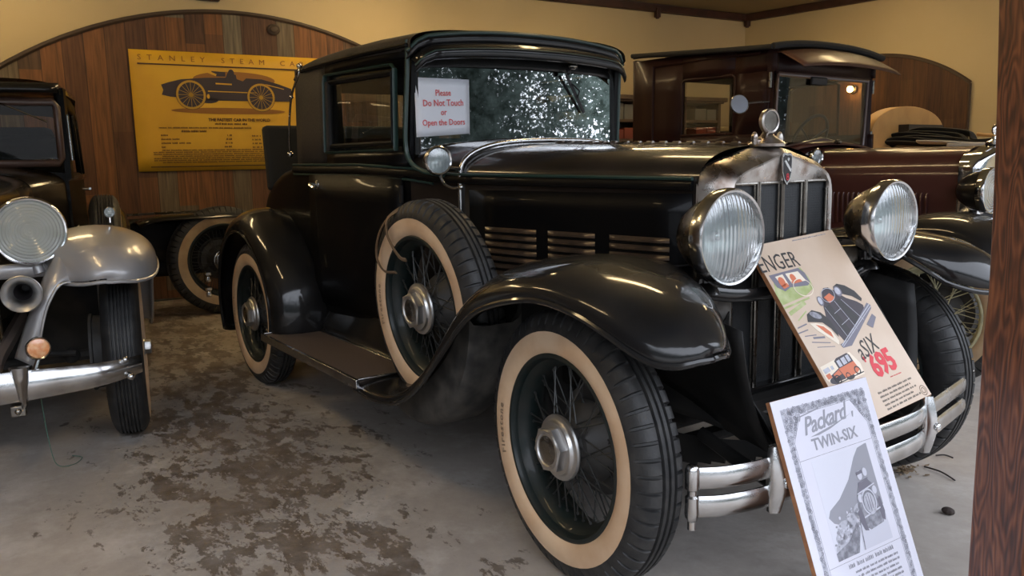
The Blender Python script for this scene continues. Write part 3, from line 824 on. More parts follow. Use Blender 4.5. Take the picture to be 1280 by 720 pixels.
# cowl lamps
for s in (-1, 1):
    l = small_lamp('cowl_lamp', CAR, (-.915, s * .60, 1.174), radians(4 * s), r=.050, depth=.10, bowlm='chrome')
    b = MB(); b.tube(smooth_path([(-.955, s * .585, 1.16), (-.975, s * .53, 1.145), (-1.0, s * .46, 1.14)], 4), .009, 8); br = obj('lamp_bracket', b, 'chrome', l); br.matrix_parent_inverse = l.matrix_basis.inverted()
    b = MB(); b.tube(smooth_path([(-.95, s * .575, 1.125), (-.93, s * .57, 1.09), (-.88, s * .565, 1.075), (-.83, s * .56, 1.078)], 5), .0055, 8); b.ball((-.828, s * .56, 1.078), .009); obj('lamp_lever', b, 'chrome', CAR)
# --- radiator
b = MB()
rings = [shell_ring(.040, .288, 1.203, 1.035, .50), shell_ring(.075, .276, 1.200, 1.035, .50), shell_ring(.105, .258, 1.188, 1.03, .50), shell_ring(.126, .243, 1.176, 1.02, .50), shell_ring(.133, .238, 1.172, 1.018, .50), shell_ring(.130, .232, 1.166, 1.016, .50)]
b.grid(rings, m=0); SH = obj('radiator_shell', b, 'nickel', CAR, smooth=50)
# face plate inside the shell: from the outline down to the flat mesh top
inn = shell_ring(.130, .232, 1.166, 1.016, .50)
flat = []
for p in inn:
    y = max(-.222, min(.222, p[1])); flat.append((.121, y, p[2] if p[2] < 1.06 else 1.088))
b = MB(); b.grid([inn, flat]); obj('radiator_face', b, 'nickel', SH, smooth=50)
b = MB()
b.face([(.112, -.235, .43), (.112, .235, .43), (.112, .235, 1.10), (.112, -.235, 1.10)]); b.face([(.02, -.27, .46), (.02, .27, .46), (.02, .27, 1.0), (.02, -.27, 1.0)])
obj('radiator_core', b, 'mesh', SH)
b = MB()
for y in (-.112, 0, .112):
    b.tube([(.124, y, .47), (.124, y, 1.092)], (.0055, .0075), 8)
    b.tube([(.119, y - .012, .47), (.119, y - .012, 1.088)], .003, 6); b.tube([(.119, y + .012, .47), (.119, y + .012, 1.088)], .003, 6)
for y in (-.224, .224): b.tube([(.122, y, .47), (.122, y, 1.066)], .006, 8)
b.tube([(.121, -.224, 1.088), (.121, .224, 1.088)], .005, 8)
obj('radiator_bars', b, 'darkchrome', SH)
# badge
b = MB(); P = [(-.019, .038), (-.012, .046), (0, .043), (.012, .046), (.019, .038), (.018, -.01), (.011, -.032), (0, -.046), (-.011, -.032), (-.018, -.01)]
b.prism([(.1335, y * 1.18, 1.128 + z * 1.05) for y, z in P], (.005, 0, 0)); BD = obj('badge', b, 'chrome', SH)
b = MB(); b.prism([(.1387, y, 1.128 + z * .9) for y, z in P], (.0008, 0, 0)); obj('badge_enamel', b, 'ink', BD)
b = MB(); b.prism([(.1397, -.017, 1.150), (.1397, -.011, 1.156), (.1397, .017, 1.126), (.1397, .013, 1.118)], (.0008, 0, 0)); obj('badge_sash', b, 'chromeclean', BD)
b = MB(); b.lathe([(0, 0), (.005, 0), (.005, .0008), (0, .0008)], 16, Matrix.Translation((.1397, .002, 1.156)) @ Euler((0, pi / 2, 0)).to_matrix().to_4x4()); obj('badge_star', b, 'chromeclean', BD)
RX = Matrix(((0, 0, 1, 0), (1, 0, 0, 0), (0, 1, 0, 0), (0, 0, 0, 1)))   # text plane -> faces +x, right = +y
text('8', .030, Matrix.Translation((.1405, .0, 1.094)) @ RX, 'ink_red', 'lettering', BD)
b = MB()
b.lathe([(0, 1.186), (.055, 1.188), (.058, 1.196), (.045, 1.205), (.034, 1.210), (.020, 1.222), (.014, 1.232), (0, 1.234)], 32, Matrix.Translation((.062, 0, .008)))
b.tube([(.062, -.055, 1.211), (.062, .055, 1.211)], .010, 10); b.ball((.062, .060, 1.220), .014, (.8, .7, 1.5)); b.ball((.062, -.060, 1.220), .014, (.8, .7, 1.5))
RC = obj('radiator_cap', b, 'nickel', CAR)
b = MB(); b.lathe([(0, -.012), (.030, -.012), (.037, -.008), (.038, .006), (.034, .010), (.030, .008)], 32, Matrix.Translation((.068, 0, 1.272)) @ Euler((0, pi / 2, radians(-4))).to_matrix().to_4x4())
MT = obj('temperature_gauge', b, 'nickel', RC)
b = MB(); b.lathe([(0, .007), (.030, .006)], 24, Matrix.Translation((.068, 0, 1.272)) @ Euler((0, pi / 2, radians(-4))).to_matrix().to_4x4()); obj('gauge_glass', b, 'darkchrome', RC)
# --- headlights on a bar
for s in (-1, 1):
    h = headlamp(CAR, (.2543, s * .3882, .9547), 0, r=.126, depth=.155)
    b = MB(); b.tube(smooth_path([(.16, s * .3882, .835), (.15, s * .40, .79), (.12, s * .45, .76), (.08, s * .52, .80)], 5), (.018, .026), 10); b.lathe([(0, 0), (.045, 0), (.035, .02), (.02, .03), (.02, .06), (0, .06)], 20, Matrix.Translation((.165, s * .3882, .795)))
    obj('headlight_stand', b, 'black', CAR)
b = MB(); b.tube(smooth_path([(.17, -.40, .80), (.185, -.25, .775), (.19, 0, .77), (.185, .25, .775), (.17, .40, .80)], 6), (.012, .02), 10); obj('headlight_bar', b, 'black', CAR)
for s in (-1, 1):
    b = MB()
    b.prism([(.10, s * .28, .87), (.13, s * .40, .87), (.12, s * .33, .74), (.10, s * .28, .76)], (.03, 0, 0))
    obj('lamp_bracket', b, 'darkchrome', CAR)
# lower crossmember below the core
b = MB(); b.box((.125, 0, .452), (.05, .50, .045)); b.box((.16, 0, .41), (.03, .60, .03)); obj('radiator_apron', b, 'black', CAR, bevel=.006)
for s in (-1, 1):
    b = MB(); rows = []
    for i in range(8):
        t = i / 7
        a_ = Vector((.13, s * .24, .72 - .28 * t)); c_ = Vector((.20 + .22 * t, s * (.40 - .04 * t), .70 - .30 * t))
        rows.append([a_ + (c_ - a_) * u + Vector((0, 0, -.02 * sin(pi * u))) for u in frange(0, 1, 6)])
    b.grid(rows); obj('frame_horn_cover', b, 'black_dull', CAR, solid=.004)
# --- bumper: two curved blades, clamps and end bolts
BP = [(-.665, .39), (-.61, .428), (-.54, .452), (-.44, .470), (-.2, .498), (0, .503), (.15, .495), (.245, .472), (.45, .425), (.65, .378), (.78, .338), (.81, .32)]
bump_path = smooth_path([(x, y, 0) for y, x in BP], 4)
for zc in (.405, .332):
    b = MB(); rows = []
    for p in bump_path:
        x, y = p.x, p.y
        zc_ = zc - .012 * (abs(y) / .7) ** 2
        rows.append([(x - .006, y, zc_ - .026), (x + .001, y, zc_ - .027), (x + .007, y, zc_ - .018), (x + .009, y, zc_), (x + .007, y, zc_ + .018), (x + .001, y, zc_ + .027), (x - .006, y, zc_ + .026)])
    b.grid(rows, cv=True); b.face(rows[0]); b.face(rows[-1]); obj('bumper_bar', b, 'chrome', CAR, smooth=50)
for y, x in ((-.455, .470), (.245, .474)):
    b = MB(); rows = []
    for z in frange(.282, .455, 12):
        t = (z - .282) / .173; w = .028 * (1 - .35 * abs(2 * t - 1) ** 3) if t > .1 else .020
        bulge = .018 * sin(pi * t) + .006
        rows.append([(x + .002, y - w, z), (x + .5 * bulge + .006, y - w * .75, z), (x + bulge + .010, y, z), (x + .5 * bulge + .006, y + w * .75, z), (x + .002, y + w, z), (x - .012, y + w * .8, z), (x - .012, y - w * .8, z)])
    b.grid(rows, cv=True); b.face(rows[0]); b.face(rows[-1][::-1])
    k = obj('bumper_clamp', b, 'chrome', CAR, smooth=50)
    b = MB(); b.ball((x + .036, y, .366), .013, (.6, 1, 1)); obj('clamp_bolt', b, 'chromeclean', k)
    b = MB(); b.tube(smooth_path([(x - .01, y, .355), (.33, y * .92, .36), (.18, y * .9, .40)], 4), (.012, .02), 8); obj('bumper_bracket', b, 'black_dull', CAR)
for y, x in ((-.667, .388), (.812, .318)):
    b = MB(); b.lathe([(0, .262), (.011, .262), (.011, .283), (.012, .284), (.016, .292), (.018, .30), (.017, .345), (.012, .350), (.012, .362), (.017, .366), (.018, .372), (.018, .415), (.015, .424), (.010, .428), (0, .430)], 16, Matrix.Translation((x, y, .002)))
    obj('end_bolt', b, 'chrome', CAR)
# --- cabin
def cab_y(x, z=1.4): return lerp_tab([(-2.34, .595), (-1.7, .590), (-1.5, .578), (-1.2, .545)], x) - .012 * (z - 1.17) / .45
def side_panel(s, x0, x1, z0, z1, m, name, parent, thick=.035, z1f=None):
    b = MB(); rows = []
    for x in frange(x0, x1, 6):
        rows.append([(x, s * cab_y(x, z), z) for z in frange(z0, z1, 4)])
    b.grid(rows); return obj(name, b, m, parent, solid=thick, smooth=50)
for s in (-1, 1):
    side_panel(s, -2.30, -1.93, 1.165, 1.63, 'fabric', 'rear_quarter', CAR)
    side_panel(s, -1.97, -1.205, 1.575, 1.635, 'black_body', 'side_rail', CAR)
    side_panel(s, -1.97, -1.23, 1.155, 1.215, 'black_body', 'side_rail', CAR)
    b = MB(); rows = []
    for z in frange(1.15, 1.62, 6):
        xf = -1.235 + .035 * (z - 1.15) / .45
        rows.append([(xf, s * (cab_y(-1.235, z) - .02), z), (xf, s * cab_y(-1.235, z), z), (xf - .055, s * cab_y(-1.28, z), z), (xf - .055, s * (cab_y(-1.28, z) - .035), z)])
    b.grid(rows, cv=True); obj('windscreen_pillar', b, 'black_body', CAR, smooth=50)
    # window frame mouldings, green
    zb, zt = 1.222, 1.570
    loop = [(-1.935, zb), (-1.935, zt - .03), (-1.92, zt), (-1.325, zt - .012), (-1.30, zt - .03), (-1.30, zb)]
    b = MB(); b.tube([(x, s * (cab_y(x, z) + .018), z) for x, z in loop], (.012, .006), 6, closed=True); wf = obj('window_frame', b, 'green', CAR)
    loop = [(-1.900, zb + .028), (-1.900, zt - .035), (-1.335, zt - .042), (-1.335, zb + .028)]
    b = MB(); b.tube([(x, s * (cab_y(x, z) + .004), z) for x, z in loop], (.014, .012), 6, closed=True); obj('window_channel', b, 'black_dull', wf)
    b = MB(); b.face([(x, s * (cab_y(x, z) - .004), z) for x, z in ((-1.92, zb), (-1.92, zt), (-1.31, zt - .01), (-1.31, zb))]); obj('window_glass', b, 'clearglass', wf)
    # green edge moulding sweeping from roof down the pillar into the belt
    b = MB(); P = smooth_path([(-1.205, s * .555, 1.64), (-1.212, s * .553, 1.55), (-1.225, s * .558, 1.40), (-1.235, s * .562, 1.25), (-1.215, s * .556, 1.175), (-1.16, s * .528, 1.135), (-1.06, s * .490, 1.120)], 6)
    b.tube(P, .0095, 8); obj('pillar_moulding', b, 'green', CAR)
# rear cabin panel with a window
b = MB()
def rp(y0, y1, z0, z1):
    rows = [[(-2.30 - .03 * cos(y / .58 * pi / 2), y, z) for z in frange(z0, z1, 3)] for y in frange(y0, y1, 6)]
    b.grid(rows)
rp(-.58, -.36, 1.16, 1.64); rp(.36, .58, 1.16, 1.64); rp(-.36, .36, 1.16, 1.30); rp(-.36, .36, 1.53, 1.66)
obj('rear_panel', b, 'fabric', CAR, solid=.03)
b = MB(); b.face([(-2.33, -.37, 1.29), (-2.33, .37, 1.29), (-2.33, .37, 1.54), (-2.33, -.37, 1.54)]); obj('rear_window', b, 'clearglass', CAR)
# roof
b = MB(); rows = []
for x, dz, sh in [(-1.175, .0, 0), (-1.25, .004, 0), (-1.5, .012, 0), (-1.8, .014, 0), (-2.1, .008, 0), (-2.25, -.006, 0), (-2.32, -.03, .01), (-2.345, -.065, .02)]:
    hw = lerp_tab([(-2.345, .575), (-2.2, .60), (-1.7, .60), (-1.5, .588), (-1.175, .558)], x) - sh
    row = []
    for i in range(25):
        a = pi * i / 24; cy = cos(a); sy = sin(a)
        row.append((x, -hw * (abs(cy) ** .55) * (1 if cy > 0 else -1), 1.612 + (.078 + dz) * (sy ** .62)))
    row = [(x, -hw * .985, 1.600 + min(0, dz))] + row + [(x, hw * .985, 1.600 + min(0, dz))]
    rows.append(row)
b.grid(rows); obj('roof', b, 'fabric', CAR, smooth=60)
for s in (-1, 1):
    b = MB()
    b.tube([(x, s * (lerp_tab([(-2.34, .58), (-2.2, .602), (-1.7, .602), (-1.5, .59), (-1.19, .560)], x) + .003), 1.617 - (.03 if x < -2.3 else 0)) for x in frange(-1.19, -2.34, 14)], (.010, .008), 6)
    obj('drip_rail', b, 'black', CAR)
# roof front band and sun visor
def band(prof, hw, m, name, crown=.045, parent=CAR, solid=.006, rnd=.62):
    b = MB(); rows = []
    for i in range(31):
        t = -1 + 2 * i / 30
        y = hw * t; drop = -crown * abs(t) ** 2.4 - .045 * max(0, (abs(t) - .86) / .14) ** 2
        back = -.030 * max(0, (abs(t) - .80) / .20) ** 2 - .02 * t * t
        rows.append([(x + back, y * (1 if k > 0 else .99), z + drop * (1 if k < len(prof) - 2 else .85)) for k, (x, z) in enumerate(prof)])
    b.grid(rows); return obj(name, b, m, parent, solid=solid, smooth=60)
band([(-1.215, 1.690), (-1.165, 1.690), (-1.148, 1.680), (-1.143, 1.664), (-1.150, 1.645), (-1.165, 1.640)], .560, 'black', 'header_band')
b = MB(); b.tube([(-1.146 - .02 * t * t - .030 * max(0, (abs(t) - .8) / .2) ** 2, .562 * t, 1.686 - .045 * abs(t) ** 2.4 - .045 * max(0, (abs(t) - .86) / .14) ** 2) for t in frange(-1, 1, 31)], .0075, 8); obj('roof_edge_moulding', b, 'green', CAR)
V = band([(-1.180, 1.645), (-1.140, 1.642), (-1.118, 1.632), (-1.108, 1.616), (-1.108, 1.590), (-1.118, 1.582)], .545, 'black', 'sun_visor', crown=.034)
b = MB(); b.tube([(-1.109 - .02 * t * t - .030 * max(0, (abs(t) - .8) / .2) ** 2, .547 * t, 1.618 - .034 * abs(t) ** 2.4 - .045 * max(0, (abs(t) - .86) / .14) ** 2) for t in frange(-1, 1, 31)], .004, 8); obj('visor_ridge', b, 'green', V)
band([(-1.215, 1.62), (-1.19, 1.585), (-1.19, 1.562), (-1.205, 1.555)], .53, 'black_dull', 'windscreen_header', crown=.020)
# windscreen
def ws_bottom(y): return 1.252 - .055 * (abs(y) / .52) ** 2
b = MB(); ys = frange(-.515, .515, 21)
b.grid([[(-1.222, y, ws_bottom(y) - .01), (-1.222, y, 1.41), (-1.222, y, 1.585)] for y in ys]); WS = obj('windscreen', b, 'wsglass', CAR)
b = MB(); b.tube([(-1.222, y, ws_bottom(y) + .002) for y in ys], (.010, .012), 8)
for s in (-1, 1): b.tube([(-1.222, s * .515, 1.20), (-1.222, s * .515, 1.58)], (.010, .013), 8)
obj('windscreen_frame', b, 'black', CAR)
b = MB(); b.tube([(-1.196, .225, 1.540), (-1.209, .335, 1.378)], (.0045, .008), 6); b.tube([(-1.190, .255, 1.50), (-1.185, .290, 1.470), (-1.200, .292, 1.44)], .0035, 6); b.ball((-1.176, .222, 1.548), .012); obj('wiper', b, 'ink', CAR)
b = MB(); b.ball((-1.16, .235, 1.572), .022, (.7, 1.1, .6)); obj('wiper_motor', b, 'darkchrome', CAR)
# interior
b = MB(); b.box((-1.30, 0, 1.16), (.10, .96, .10)); obj('dashboard', b, 'black_dull', CAR, bevel=.02)
b = MB(); b.box((-2.02, 0, 1.16), (.12, 1.02, .18)); obj('seat_back', b, 'upholstery', CAR, bevel=.04)
b = MB(); b.tube([(-1.47 + .05 * sin(t), .27 + .19 * cos(t), 1.215 + .185 * sin(t) * .7) for t in frange(0, 2 * pi, 33)[:-1]], .010, 8, closed=True)
for a in (0, 2.1, 4.2): b.tube([(-1.47, .27, 1.21), (-1.47 + .05 * sin(a), .27 + .19 * cos(a), 1.215 + .13 * sin(a))], .006, 6)
b.tube([(-1.46, .27, 1.21), (-1.30, .27, 1.13)], .016, 8); obj('steering_wheel', b, 'ink', CAR)
# rumble seat lid standing open, and landau irons
b = MB(); b.box((-2.88, -.02, 1.21), (.07, 1.12, .36), Euler((0, radians(-6), 0)).to_matrix()); obj('rumble_seat_lid', b, 'canvas', CAR, bevel=.02)
for s in (-1, 1):
    b = MB(); P = smooth_path([(-2.20, s * .612, 1.640), (-2.19, s * .622, 1.60), (-2.29, s * .622, 1.52), (-2.37, s * .612, 1.42), (-2.43, s * .60, 1.31), (-2.47, s * .585, 1.225)], 5)
    b.tube(P, .0055, 8); b.ball(P[0], .014); b.ball(P[-1], .016); b.ball(P[11], .010); obj('landau_bar', b, 'chrome', CAR)
M_DONE = 1
# ================================================================= silver-fendered sedan on the left
LC = thing('vintage_sedan', 'black vintage sedan with a silver front fender and single-bar bumper at the left edge', 'car', (-2.317, -2.193, 0), radians(-8))
wheel(LC, (0, .715, .375), (-pi / 2, 0, radians(-3.2)), R=.375, W=.078, style='rib', mats=('rubber', 'white'), rim='wheelpaint', capm='alu', brand=False, phase=.2, caps=.5)
wheel(LC, (-2.45, .62, .375), ROT_L, R=.375, W=.078, style='rib', mats=('rubber', 'white'), rim='wheelpaint', capm='chrome', brand=False)
wheel(LC, (0, -.645, .375), ROT_R, R=.375, W=.078, style='rib', mats=('rubber', 'white'), rim='wheelpaint', capm='chrome', brand=False)
wheel(LC, (-1.10, .676, .655), (-pi / 2 - radians(3), 0, 0), R=.375, W=.078, style='rib', mats=('rubber', 'white'), rim='wheelpaint', capm='chrome', brand=False, drum=False)
lipL = [(-.95, .34), (-.8, .36), (-.6, .48), (-.4, .66), (-.2, .765), (0, .79), (.15, .775), (.28, .748), (.36, .740), (.42, .740), (.45, .748)]
crL = [(-.95, .36), (-.8, .39), (-.6, .55), (-.4, .78), (-.2, .90), (0, .93), (.12, .925), (.24, .905), (.34, .875), (.41, .85), (.45, .83)]
for s in (1, -1):
    rows, lip = dome_fender(s, lipL, crL, -.95, .45, [(-.95, .58), (-.4, .46), (0, .44), (.2, .44), (.5, .46)], [(-.95, .865), (.3, .865)], .66, .10, nx=50, nt=20)
    b = MB(); b.grid(rows); f = obj('front_fender', b, 'silver', LC, solid=.005, smooth=60)
    b = MB(); b.tube(lip, .008, 8); obj('lip_bead', b, 'silver', f)
    # inner wing sweeping down to the dumb irons
    outer = smooth_path([(.34, s * .60, .722), (.39, s * .51, .735), (.41, s * .462, .675), (.41, s * .434, .60), (.41, s * .412, .508), (.41, s * .396, .415)], 6)
    inner = smooth_path([(.02, s * .58, .935), (.16, s * .52, .88), (.27, s * .465, .795), (.32, s * .41, .68), (.34, s * .365, .573), (.36, s * .322, .455)], 6)
    b = MB(); rows = []
    for p, q in zip(inner, outer):
        rows.append([p + (q - p) * t + Vector((.035, 0, .012)) * sin(pi * t) for t in frange(0, 1, 9)])
    b.grid(rows); obj('inner_wing', b, 'silver', f, solid=.004, smooth=60)
    b = MB(); b.tube(outer, .006, 8); obj('wing_bead', b, 'alu', f)
    # small lamp on the wing crown
    l = small_lamp('fender_lamp', LC, (.05, s * .70, .985), 0, r=.021, depth=.06, bowlm='chromeclean')
    b = MB(); b.tube([(.035, s * .70, .94), (.035, s * .70, .975)], .007, 8); br = obj('lamp_stalk', b, 'chromeclean', l); br.matrix_parent_inverse = l.matrix_basis.inverted()
    headlamp(LC, (.252, s * .41, .933), radians(6) if s > 0 else 0, r=.128, depth=.20, lensm='lens2', bowlm='chrome', rimm='chromeclean')
    b = MB(); b.tube([(.20, s * .41, .83), (.22, s * .43, .76)], .022, 10); b.tube([(.20, s * .46, .775), (.22, s * .20, .775)], (.02, .03), 10); obj('headlight_stand', b, 'silver', LC)
    # horn; the shade deep in its throat is put in as black colour
    mx = Matrix.Translation((.44, s * .375, .712)) @ Matrix(((0, 0, 1, 0), (0, 1, 0, 0), (-1, 0, 0, 0), (0, 0, 0, 1)))
    b = MB(); b.lathe([(.022, -.30), (.024, -.20), (.028, -.12), (.036, -.06), (.050, -.022), (.066, -.004), (.070, .002), (.067, .004), (.060, -.001), (.046, -.020), (.032, -.06), (.020, -.12), (.014, -.2), (0, -.2)], 40, mx, m=[0] * 9 + [0, 1, 1, 1, 1, 1, 1]); obj('horn', b, ['alu', 'ink'], LC)
    # amber lamp
    l = small_lamp('amber_lamp', LC, (.49, s * .412, .510), radians(8) * s, r=.040, depth=.06, lensm='amber', bowlm='chrome')
    b = MB(); b.tube([(.465, s * .412, .48), (.48, s * .39, .42)], .010, 8); br = obj('lamp_stalk', b, 'chrome', l); br.matrix_parent_inverse = l.matrix_basis.inverted()
    b = MB(); b.tube(smooth_path([(-.3, s * .30, .50), (.1, s * .27, .46), (.30, s * .25, .43), (.44, s * .24, .37)], 4), (.03, .045), 8); obj('frame_horn', b, 'taupe', LC)
    b = MB(); b.tube([(-.02, s * .2, .36), (0, s * .60, .37)], .026, 8); b.ball((.02, s * .50, .375), .035); b.tube([(.10, s * .30, .42), (.10, s * .52, .40)], .013, 8); obj('front_axle', b, 'under', LC)
# bumper
b = MB(); rows = []
for y in frange(-.76, .76, 41):
    a = abs(y) / .76
    x = .56 - .03 * a ** 2 - .09 * max(0, (a - .72) / .28) ** 2; h = .060 * (1 - .42 * a ** 2.2); zc = .385 + .012 * a * a
    rows.append([(x - .008, y, zc - h), (x + .004, y, zc - h * 1.02), (x + .018, y, zc - h * .5), (x + .022, y, zc), (x + .018, y, zc + h * .5), (x + .004, y, zc + h * 1.02), (x - .008, y, zc + h)])
b.grid(rows, cv=True); b.face(rows[0]); b.face(rows[-1]); BL = obj('bumper_bar', b, 'chrome', LC, smooth=50)
for y in (-.352, .352):
    b = MB(); rows = []
    for z in frange(.310, .462, 9):
        t = (z - .310) / .152; w = .008 + .030 * t ** .8
        rows.append([(.555, y - w, z), (.577 + .012 * t, y - w * .6, z), (.585 + .016 * t, y, z), (.577 + .012 * t, y + w * .6, z), (.555, y + w, z)])
    b.grid(rows); b.face(rows[-1]); obj('bumper_clamp', b, 'chrome', LC, smooth=60, solid=.002)
    b = MB(); b.box((.545, y - .02, .298), (.05, .05, .04)); b.ball((.570, y - .02, .298), .012); obj('tow_bracket', b, 'darkchrome', LC, bevel=.004)
for y, z in ((.70, .432), (.715, .362), (-.70, .432)):
    b = MB(); b.ball((.505, y, z), .014); obj('bumper_bolt', b, 'chrome', LC)
# radiator shell seen at the frame edge
b = MB(); rings = [shell_ring(.12, .27, 1.13, .98, .46), shell_ring(.20, .265, 1.13, .98, .46), shell_ring(.225, .245, 1.115, .97, .46), shell_ring(.225, .225, 1.09, .95, .46)]
b.grid(rings); sh = obj('radiator_shell', b, 'chrome', LC, smooth=50)
b = MB(); b.face([(.215, -.23, .46), (.215, .23, .46), (.215, .23, 1.02), (.215, -.23, 1.02)]); obj('radiator_core', b, 'mesh', sh)
# hood + cowl + body
_before = set(o.name for o in bpy.data.objects)
b = MB(); rows = []
for x, hw, belt, top in [(.12, .265, 1.0, 1.125), (-.4, .33, 1.02, 1.14), (-.95, .42, 1.04, 1.165)]: rows.append(bsec(x, hw, .55, belt, top, .75, tuck=0))
b.grid(rows); obj('hood', b, 'hoodpaint', LC, smooth=50)
b = MB(); rows = []
for x, hw, belt, top in [(-.95, .42, 1.04, 1.165), (-1.10, .52, 1.05, 1.18), (-1.22, .585, 1.06, 1.20)]: rows.append(bsec(x, hw, .5, belt, top, .7))
b.grid(rows); obj('cowl', b, 'hoodpaint', LC, smooth=50)
b = MB(); rows = []
for x, hw, belt, top in [(-1.22, .60, 1.12, 1.16), (-1.6, .66, 1.12, 1.16), (-2.4, .67, 1.12, 1.16), (-2.8, .64, 1.12, 1.16), (-2.9, .60, 1.08, 1.14)]: rows.append(bsec(x, hw, .42, belt, top, .3))
b.grid(rows); b.face(rows[-1][::-1]); b.face(rows[0]); obj('body', b, 'black_body', LC, smooth=50)
b = MB(); rows = []
for x, hw, zc in [(-1.16, .60, 0), (-1.3, .63, .01), (-2.0, .67, .03), (-2.4, .66, .02), (-2.8, .62, -.02), (-2.9, .56, -.09)]:
    rows.append([(x, -hw * (abs(cos(a)) ** .45) * (1 if cos(a) > 0 else -1), 1.56 + zc + .085 * max(sin(a), 0) ** .6) for a in frange(0, pi, 23)])
b.grid(rows); obj('roof', b, 'black', LC, smooth=60)
for s in (1, -1):
    def q(x, z): return lerp_tab([(-3.32, .60), (-2.6, .665), (-1.6, .645), (-1.22, .60)], x) - .02 * (z - 1.15) / .4
    for nm, x0, x1, z0, z1 in (('centre_pillar', -2.00, -1.92, 1.14, 1.58), ('rear_quarter', -2.88, -2.60, 1.14, 1.58), ('side_rail', -2.88, -1.22, 1.50, 1.60)):
        b = MB(); b.grid([[(x, s * q(x, z), z) for z in frange(z0, z1, 4)] for x in frange(x0, x1, 5)]); obj(nm, b, 'black_body', LC, solid=.03)
    b = MB(); b.grid([[(x, s * (q(x, z) - .006), z) for z in (1.14, 1.52)] for x in frange(-2.6, -1.26, 6)]); obj('side_glass', b, 'clearglass', LC)
    b = MB(); b.grid([[(-1.20, s * (.585), z), (-1.20, s * .618, z), (-1.27, s * .63, z), (-1.27, s * .60, z)] for z in frange(1.12, 1.60, 4)], cv=True); obj('windscreen_pillar', b, 'black_body', LC)
    b = MB(); b.tube([(-1.215, s * .628, 1.22), (-1.215, s * .622, 1.46)], (.010, .016), 8); obj('pillar_strip', b, 'chromeclean', LC)
    b = MB(); b.tube([(-1.35, s * .668, 1.06), (-1.35, s * .71, 1.06)], .007, 8); b.tube([(-1.33, s * .712, 1.062), (-1.45, s * .712, 1.055)], .008, 8); obj('door_handle', b, 'chrome', LC)
    b = MB(); b.tube([(x, s * (lerp_tab([(-3.32, .63), (-2.6, .685), (-1.6, .665), (-1.22, .605)], x)), 1.125) for x in frange(-2.88, -1.22, 9)], (.008, .018), 6); obj('belt_moulding', b, 'black', LC)
    rear_fender(LC, s, -2.45, .42, .44, .60, .84, m='black')
    b = MB(); b.box((-1.55, s * .70, .34), (1.3, .26, .03)); obj('running_board', b, 'tread', LC, bevel=.004)
# windscreen with taupe frame
b = MB(); b.tube([(-1.195, -.560, 1.205), (-1.195, .560, 1.205), (-1.185, .575, 1.23), (-1.170, .575, 1.50), (-1.168, .56, 1.525), (-1.168, -.56, 1.525), (-1.17, -.575, 1.50), (-1.185, -.575, 1.23)], (.022, .022), 8, closed=True); wf = obj('windscreen_frame', b, 'frame_brown', LC, smooth=60)
b = MB(); b.face([(-1.19, -.56, 1.20), (-1.19, .56, 1.20), (-1.168, .56, 1.52), (-1.168, -.56, 1.52)]); obj('windscreen', b, 'darkglass', wf)
b = MB(); b.tube([(-1.150, .10, 1.575), (-1.145, .30, 1.51), (-1.155, .52, 1.42)], .0045, 6); obj('wiper', b, 'chromeclean', LC)
b = MB(); rows = []
for t in frange(-1, 1, 15): rows.append([(-1.22, .60 * t, 1.625), (-1.10, .60 * t, 1.615), (-1.08, .595 * t, 1.59), (-1.085, .595 * t, 1.565)])
b.grid(rows); obj('sun_visor', b, 'black', LC, solid=.006, smooth=60)
b = MB(); b.box((-2.0, 0, 1.12), (.14, 1.2, .50)); b.box((-2.0, .30, 1.38), (.12, .44, .10)); obj('seat_back', b, 'upholstery', LC, bevel=.05)
for o in list(LC.children):
    if o.name not in _before and not o.name.startswith(('rear_fender', 'running')): o.location.x += .09; o.scale.y = .885
b = MB(); b.tube([(.3, y, .36) for y in (-.5, .5)], .02, 8); obj('cross_member', b, 'under', LC)
b = MB(); b.box((-.5, 0, .60), (.75, .46, .56)); obj('engine_block', b, 'under', LC, bevel=.03)
b = MB(); b.box((-.50, 0, .52), (.012, 1.24, .50)); obj('dark_backing_panel', b, 'under', LC)  # added dark backing so the bright wall does not show past the tyre
b = MB(); b.box((-1.7, 0, .38), (2.4, 1.0, .012)); obj('underside_shade_panel', b, 'under', LC)  # another added sheet, darkens the space below the sedan

